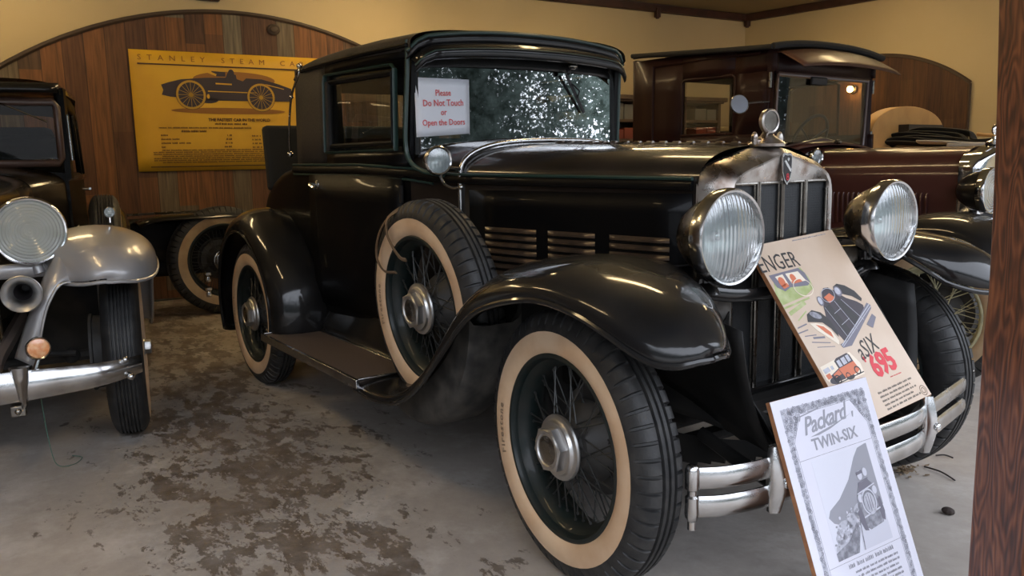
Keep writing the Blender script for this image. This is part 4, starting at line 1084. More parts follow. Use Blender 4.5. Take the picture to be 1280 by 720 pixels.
# ================================================================= maroon truck behind
TR = thing('vintage_truck', 'maroon vintage truck with a closed cab and black roof behind the large black coupe', 'truck', (-.45, 2.70, 0), radians(2.5))
for args in (((0, -.70, .365), ROT_R), ((-2.7, -.72, .365), ROT_R), ((0, .70, .365), ROT_L), ((-2.7, .72, .365), ROT_L)):
    wheel(TR, args[0], args[1], R=.365, W=.072, style='lug', mats=('rubber', 'whitedull'), rim='wheelcream', capm='darkchrome', brand=False, phase=.3, spm='wheelcream')
lipT2 = [(-.95, .36), (-.8, .37), (-.6, .47), (-.42, .62), (-.2, .735), (0, .765), (.15, .745), (.3, .67), (.40, .60), (.45, .59)]
crT2 = [(-.95, .38), (-.8, .40), (-.6, .53), (-.42, .72), (-.2, .835), (0, .865), (.15, .84), (.3, .765), (.40, .67), (.45, .60)]
for s in (-1, 1):
    rows, lip = dome_fender(s, lipT2, crT2, -.95, .45, [(-.95, .55), (-.4, .38), (0, .36), (.5, .40)], [(-.95, .83), (.3, .83)], .60, .18, nx=44, nt=18)
    b = MB(); b.grid(rows); f = obj('front_fender', b, 'black', TR, solid=.005, smooth=60)
    b = MB(); b.tube(lip, .009, 8); obj('lip_bead', b, 'black', f)
    rear_fender(TR, s, -2.7, .40, .45, .62, .84, m='black')
    headlamp(TR, (.06, s * .32, .965), 0, r=.118, depth=.17, lensm='lens2', bowlm='black', rimm='chromeclean')
    b = MB(); b.tube([(-.02, s * .32, .86), (-.04, s * .34, .75)], .02, 10); obj('headlight_stand', b, 'black', TR)
    b = MB(); b.box((-1.45, s * .70, .36), (1.2, .24, .03)); obj('running_board', b, 'tread', TR, bevel=.004)
    small_lamp('cowl_lamp', TR, (-.83, s * .51, 1.155), radians(4 * s), r=.046, depth=.09, bowlm='chromeclean')
b = MB(); b.tube([(-.15, -.34, .80), (-.15, .34, .80)], .018, 8); obj('headlight_bar', b, 'black', TR)
b = MB(); rings = [shell_ring(-.12, .295, 1.205, 1.04, .48), shell_ring(-.05, .295, 1.205, 1.04, .48), shell_ring(-.02, .28, 1.195, 1.03, .48), shell_ring(-.01, .255, 1.175, 1.02, .48), shell_ring(-.02, .235, 1.10, .98, .48)]
b.grid(rings); sh = obj('radiator_shell', b, 'chromeclean', TR, smooth=50)
b = MB(); b.face([(-.03, -.25, .48), (-.03, .25, .48), (-.03, .25, 1.08), (-.03, -.25, 1.08)]); obj('radiator_core', b, 'mesh', sh)
b = MB(); b.lathe([(0, 1.20), (.045, 1.205), (.045, 1.22), (.015, 1.235), (.012, 1.25), (0, 1.25)], 24, Matrix.Translation((-.07, 0, 0))); b.ball((-.07, 0, 1.285), .030, (.5, 1, 1)); obj('radiator_cap', b, 'chromeclean', TR)
b = MB(); rows = []
for x in frange(-.12, -1.02, 9):
    t = (x + .20) / -.82; rows.append(bsec(x, .295 + .155 * t, .60, .985 + .02 * t, 1.20 + .005 * t, .72, tuck=0))
b.grid(rows); obj('hood', b, 'maroon', TR, smooth=50)
for s in (-1, 1):
    b = MB()
    for k in range(24):
        x = -.27 - .028 * k; y = .295 + .155 * (-(x + .20)) / .82
        b.tube([(x, s * (y + .001), .77), (x, s * (y + .010), .79), (x, s * (y + .010), .93), (x, s * (y + .001), .945)], (.007, .008), 6)
    obj('louvre_panel', b, 'maroon', TR, smooth=60)
b = MB(); rows = []
for x, hw, belt, top in [(-.98, .45, 1.005, 1.205), (-1.04, .505, 1.02, 1.222), (-1.13, .56, 1.04, 1.245)]: rows.append(bsec(x, hw, .5, belt, top, .7))
b.grid(rows); obj('cowl', b, 'maroon', TR, smooth=50)
b = MB(); rows = []
for x, hw in [(-1.13, .58), (-1.5, .63), (-2.18, .64)]: rows.append(bsec(x, hw, .45, 1.14, 1.17, .3))
b.grid(rows); b.face(rows[-1][::-1]); b.face(rows[0]); obj('body', b, 'maroon_dark', TR, smooth=50)
b = MB(); b.box((-2.75, 0, .72), (1.0, 1.2, .30)); obj('load_bed', b, 'maroon_dark', TR, bevel=.02)
# cab sides with window opening
_before = set(o.name for o in bpy.data.objects)
for s in (-1, 1):
    def tq(x, z): return lerp_tab([(-2.3, .64), (-1.6, .635), (-1.2, .60)], x) - .015 * (z - 1.15) / .6
    b = MB()
    def pn(x0, x1, z0, z1): b.grid([[(x, s * tq(x, z), z) for z in frange(z0, z1, 4)] for x in frange(x0, x1, 4)])
    pn(-2.30, -1.87, 1.14, 1.83); pn(-1.87, -1.46, 1.14, 1.30); pn(-1.87, -1.46, 1.67, 1.83); pn(-1.46, -1.18, 1.14, 1.30); pn(-1.46, -1.18, 1.67, 1.80)
    if s < 0: pn(-1.46, -1.22, 1.30, 1.67)
    obj('cab_side', b, 'maroon_dark', TR, solid=.03)
    b = MB(); b.tube([(x, s * (tq(x, z) + .012), z) for x, z in ((-1.87, 1.31), (-1.87, 1.65), (-1.85, 1.665), (-1.48, 1.665), (-1.46, 1.65), (-1.46, 1.31))], (.010, .012), 6, closed=True); wf = obj('window_frame', b, 'maroon_dark', TR)
    b = MB(); b.face([(x, s * (tq(x, z) - .004), z) for x, z in ((-1.88, 1.30), (-1.88, 1.67), (-1.46, 1.67), (-1.46, 1.30))]); obj('window_glass', b, 'clearglass', wf)
    b = MB(); b.tube([(-2.12, s * .652, 1.15), (-2.12, s * .645, 1.78), (-1.28, s * .622, 1.78)], (.006, .010), 6); obj('door_moulding', b, 'maroon_dark', TR)
    b = MB(); rows = [[(-1.215 - .0 * z, s * .565, z), (-1.20, s * .60, z), (-1.235, s * .612, z), (-1.26, s * .575, z)] for z in (1.16, 1.45, 1.79)]
    b.grid(rows, cv=True); obj('windscreen_pillar', b, 'maroon_dark', TR)
    for z in (1.28, 1.62):
        b = MB(); b.tube([(-1.205, s * .622, z - .05), (-1.205, s * .622, z + .04)], .010, 8); obj('door_hinge', b, 'darkchrome', TR)
b = MB()
def rp2(y0, y1, z0, z1): b.grid([[(-2.31, y, z) for z in (z0, z1)] for y in (y0, y1)])
rp2(-.63, -.52, 1.14, 1.84); rp2(.52, .63, 1.14, 1.84); rp2(-.52, .52, 1.14, 1.24); rp2(-.52, .52, 1.72, 1.84); obj('rear_panel', b, 'maroon_dark', TR, solid=.03)
b = MB(); rows = []
for x, dz in [(-1.17, -.012), (-1.4, 0), (-1.8, .018), (-2.2, .045), (-2.30, .045)]:
    rows.append([(x, y, 1.812 + dz + .042 * (1 - (abs(y) / .66) ** 2.4)) for y in frange(-.66, .66, 21)])
b.grid(rows); obj('roof', b, 'canvas', TR, solid=.022, smooth=60)
b = MB(); b.tube([(-1.165, y, 1.803 + .042 * (1 - (abs(y) / .66) ** 2.4)) for y in frange(-.665, .665, 21)], (.018, .020), 8)
for s in (-1, 1): b.tube([(x, s * .668, z) for x, z in ((-1.165, 1.80), (-1.5, 1.818), (-2.30, 1.868))], (.018, .016), 8)
obj('roof_edge', b, 'canvas', TR)
b = MB(); rows = []
for y in frange(-.60, .60, 19):
    c_ = .040 * (1 - (abs(y) / .60) ** 2.2)
    rows.append([(-1.20, y, 1.775 + c_), (-1.15, y, 1.772 + c_), (-1.03, y * .99, 1.700 + c_ * .8), (-1.00, y * .985, 1.674 + c_ * .7)])
b.grid(rows); obj('sun_visor', b, 'maroon_light', TR, solid=.008, smooth=60)
# windscreen
b = MB(); b.tube([(-1.222, -.545, 1.20), (-1.218, 0, 1.262), (-1.222, .545, 1.20), (-1.205, .545, 1.655), (-1.205, -.545, 1.655)], (.014, .018), 8, closed=True); wf = obj('windscreen_frame', b, 'frame_brown', TR, smooth=60)
b = MB(); b.face([(-1.222, -.545, 1.19), (-1.222, .545, 1.19), (-1.205, .545, 1.655), (-1.205, -.545, 1.655)]); obj('windscreen', b, 'clearglass', wf)
b = MB(); b.grid([[(-1.205, y, 1.655), (-1.20, y, 1.78)] for y in frange(-.57, .57, 5)]); obj('windscreen_header', b, 'maroon_dark', TR, solid=.02)
b = MB(); rows = [[(-1.20, y, 1.175 + .065 * (1 - (y / .56) ** 2)), (-1.16, y, 1.205 + .045 * (1 - (y / .56) ** 2)), (-1.12, y * .95, 1.190 + .04 * (1 - (y / .56) ** 2))] for y in frange(-.555, .555, 17)]
b.grid(rows); obj('cowl_vent', b, 'maroon', TR, solid=.008, smooth=60)
b = MB(); b.ball((-1.10, .0, 1.245), .014, (2, 1, 1)); obj('vent_knob', b, 'darkchrome', TR)
b = MB(); b.tube([(-1.46 + .07 * sin(t), .26 + .20 * cos(t), 1.27 + .19 * sin(t) * .85) for t in frange(0, 2 * pi, 33)[:-1]], .011, 8, closed=True)
for a in (.5, 2.6, 4.7): b.tube([(-1.46, .26, 1.26), (-1.46 + .07 * sin(a), .26 + .2 * cos(a), 1.27 + .19 * sin(a) * .85)], .008, 6)
b.tube([(-1.46, .26, 1.26), (-1.25, .26, 1.12)], .018, 8); obj('steering_wheel', b, 'ink', TR)
b = MB(); b.box((-1.97, 0, 1.16), (.12, 1.1, .22)); obj('seat_back', b, 'upholstery', TR, bevel=.04)
b = MB(); b.box((-1.19, -.10, 1.625), (.02, .18, .05)); obj('rear_view_mirror', b, 'ink', TR, bevel=.008)
b = MB(); b.lathe([(0, -.008), (.05, -.008), (.058, -.002), (.060, .004), (.056, .007)], 32, Matrix.Translation((-1.30, -.80, 1.475)) @ Euler((0, radians(80), radians(-32))).to_matrix().to_4x4())
b.tube(smooth_path([(-1.31, -.79, 1.475), (-1.26, -.70, 1.485), (-1.215, -.61, 1.49)], 4), .006, 8); mr = obj('side_mirror', b, 'darkchrome', TR)
b = MB(); b.lathe([(0, .006), (.054, .006)], 32, Matrix.Translation((-1.30, -.80, 1.475)) @ Euler((0, radians(80), radians(-32))).to_matrix().to_4x4()); obj('mirror_glass', b, 'mirrorblue', TR)
for o in list(TR.children):
    if o.name not in _before: o.location.x += .12; o.location.y = -.045; o.scale.y = .93
b = MB()
for s in (-1, 1): b.tube([(-3.3, s * .36, .55), (-.4, s * .34, .46), (.2, s * .32, .44)], (.025, .05), 8)
for x in (-3.2, -1.8, -.4, 0): b.tube([(x, -.36, .48), (x, .36, .48)], .025, 8)
b.tube([(0, -.64, .365), (0, .64, .365)], .025, 8); b.tube([(-2.7, -.66, .365), (-2.7, .66, .365)], .04, 8)
obj('chassis_frame', b, 'under', TR)

# ================================================================= touring car beyond the truck: folded hood on a tan body
TC = thing('touring_car', 'tan bodied open touring car with arched back panel beyond the maroon truck', 'car', (-.98, 4.55, 0), radians(2))
b = MB(); rows = []
for x, hw, belt in [(.1, .35, 1.10), (-.4, .60, 1.19), (-.9, .62, 1.20), (-1.5, .60, 1.20), (-1.9, .5, 1.15)]: rows.append(bsec(x, hw, .45, belt - .03, belt, .3))
b.grid(rows); b.face(rows[0]); b.face(rows[-1][::-1]); obj('body', b, 'tanwood', TC, smooth=50)
b = MB(); P = [(-.58 * cos(a), 1.30 + .245 * sin(a) ** .8) for a in frange(0, pi, 25)]
b.prism([(-1.04, y - .02, z) for y, z in [(-.58, 1.15)] + P + [(.58, 1.15)]], (-.10, 0, 0)); bp_ = obj('back_panel', b, 'tanwood', TC, bevel=.004)
b = MB(); b.box((-1.00, .08, 1.315), (.09, .56, .16)); obj('panel_recess', b, 'ink', TC)
for args in (((0.2, -.66, .36), ROT_R), ((-2.1, -.66, .36), ROT_R), ((.2, .66, .36), ROT_L), ((-2.1, .66, .36), ROT_L)):
    wheel(TC, args[0], args[1], R=.365, W=.072, style='lug', mats=('rubber', 'whitedull'), rim='wheelcream', capm='darkchrome', brand=False, spm='wheelcream', drum=False)
b = MB()
for s in (-1, 1): b.tube([(-2.1, s * .5, .36), (.3, s * .45, .42)], .03, 8)
b.tube([(.2, -.6, .36), (.2, .6, .36)], .025, 8); b.tube([(-2.1, -.6, .36), (-2.1, .6, .36)], .03, 8); obj('chassis_frame', b, 'under', TC)
FT = thing('folded_soft_top', 'black canvas soft top folded in layers with pale lining, lying on the tan touring car', 'car top', (-1.55, 4.25, 1.195), radians(5))
random.seed(3)
for k in range(6):
    b = MB(); z = .012 + k * .016; L_ = .78 - k * .06; x0 = -.32 + .05 * (k % 3) + .02 * k
    P = smooth_path([(x0 - .30, -.10 + .05 * k, z - .01), (x0 - .15, -.05 + .03 * k, z + .045 + .01 * (k % 2)), (x0 + .2, 0 + .02 * k, z + .02), (x0 + L_ * .6, .02, z + .005 - .012 * k), (x0 + L_, 0, z - .01 * k)], 5)
    b.tube(P, [(.022 + .10 * min(1, .3 + i / 8), .016) if False else (.05, .018) for i in range(len(P))], 10); obj('canvas_fold', b, 'canvas', FT, smooth=60)
b = MB(); P = smooth_path([(-.18, -.16, .055), (.02, -.18, .045), (.25, -.19, .025), (.42, -.18, .022)], 5); b.tube(P, (.04, .012), 8); b.box((.22, -.20, .020), (.30, .12, .035)); obj('pale_lining', b, 'whitecloth', FT, bevel=.008)
b = MB(); b.tube([(.20, -.05, .10), (.45, -.03, .07), (.66, .0, .035)], (.022, .014), 8); obj('wooden_bow', b, 'tanwood', FT)

# ================================================================= stripped car across the back of the garage
BC = thing('car_chassis', 'dark stripped car chassis with a cream whitewall tyre standing side-on along the back wall', 'car', (-5.06, -.27, 0), radians(90))
wheel(BC, (0, -.05, .43), ROT_R, R=.43, W=.075, style='lug', mats=('rubber', 'whitedull'), rim='wheelpaint', capm='darkchrome', brand=False, drum=True)
b = MB()
for y in (.10, .32): b.tube([(-.75, y, .50), (0, y, .46), (2.2, y, .48)], (.025, .05), 8)
for x in (-.6, 0, .6, 2.0): b.tube([(x, .05, .46), (x, .38, .46)], .03, 8)
obj('chassis_frame', b, 'under', BC)
b = MB(); b.grid([[(x, -.14, lerp_tab([(-1.15, .5), (-.9, .66), (-.5, .80), (-.2, .805), (.3, .80), (.6, .6)], x) - .03), (x, -.06, lerp_tab([(-1.15, .5), (-.9, .66), (-.5, .80), (-.2, .805), (.3, .80), (.6, .6)], x)), (x, .3, lerp_tab([(-1.15, .5), (-.9, .66), (-.5, .80), (-.2, .805), (.3, .80), (.6, .6)], x) - .02)] for x in frange(-.62, .6, 15)]); obj('fender', b, 'black', BC, solid=.01)
b = MB(); b.ball((.9, .18, .76), .2, (1.2, .6, .45)); obj('engine_block', b, 'under', BC, bevel=.03)
b = MB(); b.box((.45, .24, .54), (2.2, .24, .46)); obj('body_pan', b, 'black_dull', BC, bevel=.04)
b = MB(); b.tube([(-.70, .0, .82), (-.1, .0, .825)], .010, 6); obj('tie_rod', b, 'darkchrome', BC)
b = MB()
for x, z in ((-.10, .27), (-.10, .15)): b.lathe([(0, 0), (.022, 0), (.026, .02), (.018, .045), (.030, .055), (.030, .075), (0, .08)], 14, Matrix.Translation((x - .05, -.12, z)))
obj('grease_cups', b, 'chrome', BC)
# ================================================================= display boards
def frame_mx(TL, s, u, n):
    """board frame: x right, y up, z out of the board, origin at its top left corner"""
    s, u, n = Vector(s).normalized(), Vector(u).normalized(), Vector(n).normalized()
    return Matrix(((s.x, u.x, n.x, TL[0]), (s.y, u.y, n.y, TL[1]), (s.z, u.z, n.z, TL[2]), (0, 0, 0, 1)))
class Art:
    def __init__(s, parent): s.p = parent; s.acc = {}
    def shape(s, name, pts, m, lay=1, smooth=0):
        s.multi(name, [pts], m, lay)
    def multi(s, name, polys, m, lay=1):
        z = .0006 + .00025 * lay
        b, ms = s.acc.setdefault(name, (MB(), []))
        if m not in ms: ms.append(m)
        for pts in polys: b.prism([(x, -y, z) for x, y in pts], (0, 0, .0002), ms.index(m))
    def flush(s):
        for name, (b, ms) in s.acc.items(): obj(name, b, ms, s.p, smooth=0, merge=False)
    def txt(s, body, size, x, y, m, lay=3, **k):
        rot = k.pop('rot', 0)
        z = .0008 + .00025 * lay
        return text(body, size, Matrix.Translation((x, -y, z)) @ Matrix.Rotation(rot, 4, 'Z'), m, 'lettering', s.p, **k)
def ell(cx, cy, rx, ry, n=24, a0=0, a1=2 * pi, rot=0):
    out = []
    for i in range(n):
        a = a0 + (a1 - a0) * i / (n if abs(a1 - a0 - 2 * pi) < 1e-6 else n - 1)
        x = rx * cos(a); y = ry * sin(a); out.append((cx + x * cos(rot) - y * sin(rot), cy + x * sin(rot) + y * cos(rot)))
    return out
def ring_polys(cx, cy, rx, ry, w, n=28, rot=0):
    o = ell(cx, cy, rx, ry, n, rot=rot); i = ell(cx, cy, rx - w, ry - w, n, rot=rot)
    return [[o[k], o[(k + 1) % n], i[(k + 1) % n], i[k]] for k in range(n)]
def seg(x0, y0, x1, y1, w):
    d = Vector((x1 - x0, y1 - y0)); d.normalize(); nx, ny = -d.y * w / 2, d.x * w / 2
    return [(x0 + nx, y0 + ny), (x1 + nx, y1 + ny), (x1 - nx, y1 - ny), (x0 - nx, y0 - ny)]
def textline(x0, x1, y, h, rnd, slope=0, word=(.006, .026)):
    out = []; x = x0
    while x < x1 - word[0]:
        w = min(rnd.uniform(*word), x1 - x)
        xx = x
        while xx < x + w:
            q = rnd.uniform(.0022, .0042) * h / .0055
            out.append([(xx, y - h * rnd.uniform(.7, 1.25) + slope * (xx - x0)), (xx + q * .62, y - h * rnd.uniform(.7, 1.0) + slope * (xx - x0)), (xx + q * .62, y + slope * (xx - x0)), (xx, y + slope * (xx - x0))])
            xx += q
        x += w + h * .9
    return out

# --- brown magazine advertisement board leaning on the grille
B1 = thing('advert_board', 'tan advertising board with colour car pictures and red 695 price leaning on the radiator grille', 'sign', (.1585, -.1932, .9087))
mx = frame_mx((0, 0, 0), (-.0322, .9981, .0533), (-.5712, -.0621, .8185), (.8202, -.0041, .572)); B1.rotation_euler = mx.to_euler()
b = MB(); b.box((.2095, -.290, -.0065), (.419, .58, .013)); obj('backing_board', b, 'wood_edge', B1)
b = MB(); b.box((.2095, -.290, .0004), (.418, .579, .0008)); PR = obj('printed_sheet', b, 'tan_print', B1)
A = Art(B1)
A.txt('ENGER', .073, -.012, .088, 'ink', align='LEFT', space=1.0, sx=.82, rot=radians(-1.5))
A.multi('small_print', textline(.20, .372, .012, .004, random.Random(2)) , 'ink_mid', 1)
# green roadster illustration
A.shape('green_car_picture', [(.0, .155), (.02, .118), (.06, .100), (.165, .098), (.178, .135), (.172, .170), (.12, .186), (.04, .192), (.0, .195)], 'ink_green', 1)
A.shape('green_car_picture', [(.012, .100), (.155, .098), (.172, .118), (.172, .150), (.155, .158), (.075, .150), (.045, .158), (.02, .140)], 'ink_blue', 2)
A.multi('green_car_picture', [[(.035, .108), (.072, .106), (.074, .140), (.045, .146)], [(.085, .106), (.145, .108), (.158, .142), (.090, .140)]], 'ink_cream', 3)
A.multi('green_car_picture', [ell(.052, .128, .014, .016), ell(.108, .125, .012, .014), [(.040, .138), (.070, .134), (.072, .146), (.045, .150)], [(.09, .134), (.135, .132), (.14, .142), (.094, .142)]], 'ink_orange', 4)
A.multi('green_car_picture', ring_polys(.128, .160, .042, .030, .0028, rot=.1), 'ink_cream', 5)
A.multi('green_car_picture', [seg(.0, .205, .13, .195, .006), seg(.01, .225, .10, .205, .012), seg(.03, .25, .085, .23, .004)], 'ink_green', 1)
# large black saloon illustration
A.shape('black_car_picture', [(.196, .190), (.214, .178), (.236, .180), (.256, .196), (.290, .226), (.330, .246), (.350, .262), (.335, .300), (.270, .330), (.205, .352), (.172, .345), (.160, .315), (.150, .270), (.168, .232)], 'ink_navy', 2)
A.shape('black_car_picture', [(.252, .196), (.262, .182), (.285, .176), (.318, .188), (.348, .212), (.362, .242), (.352, .250), (.322, .226), (.290, .214)], 'ink', 3)
A.shape('black_car_picture', [(.064, .262), (.078, .240), (.108, .232), (.140, .246), (.160, .274), (.166, .312), (.158, .330), (.146, .300), (.124, .276), (.092, .268)], 'ink', 3)
A.multi('black_car_picture', [ell(.112, .250, .024, .010, rot=.45)], 'ink_mid', 4)
A.multi('black_car_picture', [[(.068, .268), (.094, .272), (.124, .284), (.142, .306), (.150, .340), (.140, .352), (.112, .322), (.084, .294)]], 'ink_cream', 3)
A.multi('black_car_picture', [[(.090, .276), (.118, .288), (.136, .310), (.134, .328), (.112, .306)]], 'ink_orange', 4)
A.multi('black_car_picture', [[(.192, .206), (.226, .198), (.240, .216), (.203, .228)]], 'ink_orange', 5)
A.multi('black_car_picture', [ell(.168, .214, .013, .016, rot=.3), ell(.270, .200, .017, .017, rot=.3)], 'ink_blue', 5)
A.multi('black_car_picture', [ell(.167, .213, .009, .012, rot=.3), ell(.269, .199, .012, .012, rot=.3)] + ring_polys(.215, .203, .034, .022, .002, rot=-.2), 'ink_light', 6)
A.multi('black_car_picture', [[(.172, .236), (.200, .230), (.226, .322), (.196, .330)], [(.236, .226), (.258, .222), (.296, .300), (.262, .312)]], 'ink', 3)
A.multi('black_car_picture', [[(.146, .352), (.186, .347), (.372, .259), (.384, .269), (.378, .280), (.192, .366), (.150, .364)], [(.312, .322), (.366, .296), (.376, .310), (.332, .338)]], 'ink_blue', 4)
A.multi('black_car_picture', [seg(.148, .357, .378, .266, .0030), seg(.152, .361, .380, .273, .0022), seg(.228, .225, .258, .325, .0018), seg(.170, .236, .196, .338, .0018), seg(.196, .262, .238, .252, .0016), seg(.200, .300, .250, .288, .0016), seg(.262, .226, .312, .306, .0018)], 'ink_light', 6)
A.multi('speed_lines', [seg(-.0, .285, .048, .283, .0035), seg(.02, .298, .070, .304, .003), seg(.035, .320, .11, .338, .003), seg(.045, .338, .12, .352, .0022), seg(.01, .270, .056, .266, .004), seg(.05, .310, .10, .318, .006)], 'ink_blue', 1)
A.txt('aSIX', .074, .200, .418, 'ink', align='LEFT', shear=.25, sx=.80, rot=radians(9))
A.txt('695', .092, .222, .476, 'ink_red', align='LEFT', bold=.0036, sx=.95, rot=radians(3), space=.92)
A.txt("'", .050, .206, .445, 'ink_red', align='LEFT', bold=.002)
A.multi('small_print', textline(.28, .345, .490, .003, random.Random(9)), 'ink_red', 1)
# small red car
A.shape('red_car_picture', [(.010, .392), (.165, .380), (.185, .420), (.178, .452), (.03, .456), (.008, .43)], 'ink_cream', 1)
A.multi('red_car_picture', [[(.080, .390), (.094, .384), (.150, .380), (.158, .388), (.160, .412), (.082, .418)], [(.036, .424), (.084, .412), (.090, .446), (.040, .446)], ell(.112, .446, .020, .008), ell(.040, .440, .022, .010)], 'ink_navy', 2)
A.multi('red_car_picture', [[(.080, .414), (.160, .408), (.166, .436), (.150, .442), (.090, .444)], [(.046, .424), (.078, .416), (.082, .430), (.050, .434)]], 'ink_orange', 3)
A.multi('red_car_picture', [[(.088, .392), (.104, .390), (.105, .410), (.089, .411)], [(.110, .389), (.130, .387), (.131, .407), (.111, .409)], [(.136, .386), (.151, .385), (.152, .404), (.137, .406)], [(.014, .402), (.042, .399), (.044, .412), (.016, .415)], [(.050, .400), (.062, .399), (.063, .410), (.051, .411)]], 'ink_light', 3)
A.multi('red_car_picture', [[(.014, .418), (.034, .416), (.036, .430), (.016, .432)]], 'ink_orange', 3)
A.multi('red_car_picture', ring_polys(.055, .440, .014, .013, .004) + ring_polys(.155, .436, .014, .013, .004) + ring_polys(.105, .442, .011, .011, .003) + [seg(.025, .452, .178, .446, .003)], 'ink', 4)
r = random.Random(5); L_ = []
for k in range(5): L_ += textline(.185, .372 - .02 * (k % 2), .520 + k * .0125, .0055, r, slope=-.02)
A.multi('body_copy', L_, 'ink', 1)
A.multi('seal', ring_polys(.392, .560, .016, .016, .002) + ring_polys(.392, .560, .009, .009, .002), 'ink_brown', 2)

A.flush()
# --- white poster board on the floor
B2 = thing('advert_board', 'white advertising board with ornate border and Twin-Six lettering leaning on the bumper', 'sign', (.4637, -.4798, .5682))
mx = frame_mx((0, 0, 0), (.0244, .9997, -.0009), (-.3615, .0097, .9323), (.9321, -.0224, .3616)); B2.rotation_euler = mx.to_euler(); B2.scale = (.9665,) * 3
b = MB(); b.box((.2045, -.3135, -.0065), (.409, .627, .013)); obj('backing_board', b, 'wood_edge', B2)
b = MB(); b.box((.2045, -.3135, .0004), (.4085, .6265, .0008)); obj('printed_sheet', b, 'print', B2)
A = Art(B2)
r = random.Random(11); polys = []
def filigree(x0, y0, x1, y1, n):
    for _ in range(n):
        x = r.uniform(x0, x1); y = r.uniform(y0, y1); polys.extend(ring_polys(x, y, r.uniform(.003, .0055), r.uniform(.003, .0055), .0012, 8))
A.multi('border_ornament', [[(.028, .026), (.381, .026), (.381, .046), (.028, .046)], [(.028, .046), (.046, .046), (.046, .615), (.028, .615)], [(.363, .046), (.381, .046), (.381, .615), (.363, .615)], [(.046, .046), (.098, .046), (.046, .115)], [(.363, .046), (.311, .046), (.363, .115)]], 'ink_light', 1)
filigree(.030, .028, .379, .044, 190); filigree(.030, .046, .044, .61, 200); filigree(.365, .046, .379, .61, 200)
for k in range(40):
    a, c = sorted((r.random(), r.random())); a_, c_ = a * .046, (1 - c) * .062
    polys.extend(ring_polys(.048 + a_, .05 + c_, .0045, .0045, .0014, 8)); polys.extend(ring_polys(.361 - a_, .05 + c_, .0045, .0045, .0014, 8))
A.multi('border_ornament', polys, 'ink_mid', 2)
A.multi('border_ornament', [seg(.048, .118, .098, .048, .0012), seg(.361, .118, .311, .048, .0012), seg(.098, .048, .311, .048, .0012), seg(.050, .118, .050, .61, .001), seg(.359, .118, .359, .61, .001), seg(.050, .163, .359, .163, .001), seg(.050, .434, .359, .434, .001)], 'ink_mid', 2)
A.txt('Packard', .062, .095, .104, 'ink_grey', align='LEFT', shear=.45, sx=.98, rot=radians(4), bold=.0010, space=.94)
A.multi('lettering_flourish', [seg(.095, .055, .175, .046, .0035), seg(.090, .066, .096, .056, .003), [(.115, .112), (.215, .098), (.300, .083), (.20, .106), (.15, .113)], [(.304, .078), (.312, .078), (.306, .094), (.302, .092)]], 'ink_grey', 2)
A.txt('TWIN-SIX', .042, .208, .147, 'ink_grey', align='CENTER', sx=1.02, bold=.0008)
# photograph: hillside road with a car
x0, y0, x1, y1 = .092, .170, .327, .425
A.shape('picture', [(x0, y0), (x1, y0), (x1, y1), (x0, y1)], 'ink_paleviolet', 1)
A.shape('picture', [(.318, .170), (.327, .170), (.327, .335), (.29, .33), (.22, .34), (.14, .345), (.115, .335), (.10, .318), (.112, .302), (.16, .283), (.215, .245), (.26, .195), (.285, .175)], 'ink_grey', 2)
A.multi('picture', [ell(.15, .36, .032, .024), ell(.19, .345, .030, .022), ell(.23, .33, .030, .022), ell(.13, .40, .035, .022), ell(.125, .375, .02, .015)], 'ink_light', 3)
A.multi('picture', [[(.20, .425), (.205, .37), (.23, .34), (.327, .36), (.327, .425)]], 'ink_pale', 3)
A.multi('picture', [[(.092, .425), (.092, .405), (.15, .39), (.2, .352), (.208, .37), (.18, .425)], seg(.205, .425, .215, .35, .004)], 'ink_mid', 4)
A.multi('picture', [[(.222, .318), (.232, .288), (.250, .262), (.285, .256), (.306, .276), (.318, .318), (.322, .356), (.308, .378), (.250, .384), (.224, .366)]], 'ink_mid', 5)
A.multi('picture', [[(.216, .330), (.232, .322), (.236, .350), (.240, .384), (.226, .380), (.216, .356)], [(.306, .318), (.320, .312), (.325, .352), (.318, .376), (.306, .368)], [(.246, .264), (.290, .258), (.296, .278), (.244, .284)]], 'ink_blue', 6)
A.multi('picture', ring_polys(.272, .316, .030, .034, .004) + [ell(.240, .300, .010, .011), ell(.306, .292, .009, .011), seg(.232, .288, .312, .276, .003), seg(.236, .350, .310, .340, .004), ell(.262, .244, .010, .012), ell(.286, .240, .009, .011)], 'ink_pale', 7)
A.multi('picture', [ell(.272, .318, .022, .026)], 'ink_light', 7)
A.multi('picture', [seg(.262, .300, .264, .336, .002), seg(.272, .296, .273, .340, .002), seg(.282, .300, .282, .336, .002), [(.250, .234), (.274, .232), (.276, .240), (.250, .242)], seg(.246, .262, .292, .256, .002)], 'ink_blue', 8)
r = random.Random(33); sc_ = []
for _ in range(120):
    t = r.random(); x = .115 + .19 * t + r.uniform(-.02, .02); y = .36 - .05 * t + r.uniform(-.03, .035)
    sc_.append(ell(x, y, r.uniform(.002, .006), r.uniform(.002, .005), 7))
A.multi('picture', sc_[:60], 'ink_grey', 4); A.multi('picture', sc_[60:], 'ink_pale', 4)
r = random.Random(21); L_ = []
L_ += textline(.125, .33, .452, .010, r, word=(.02, .05))
for k in range(8): L_ += textline(.118 if k else .145, .33, .468 + k * .0125, .0058, r)
A.multi('body_copy', L_, 'ink_mid', 2)

A.flush()
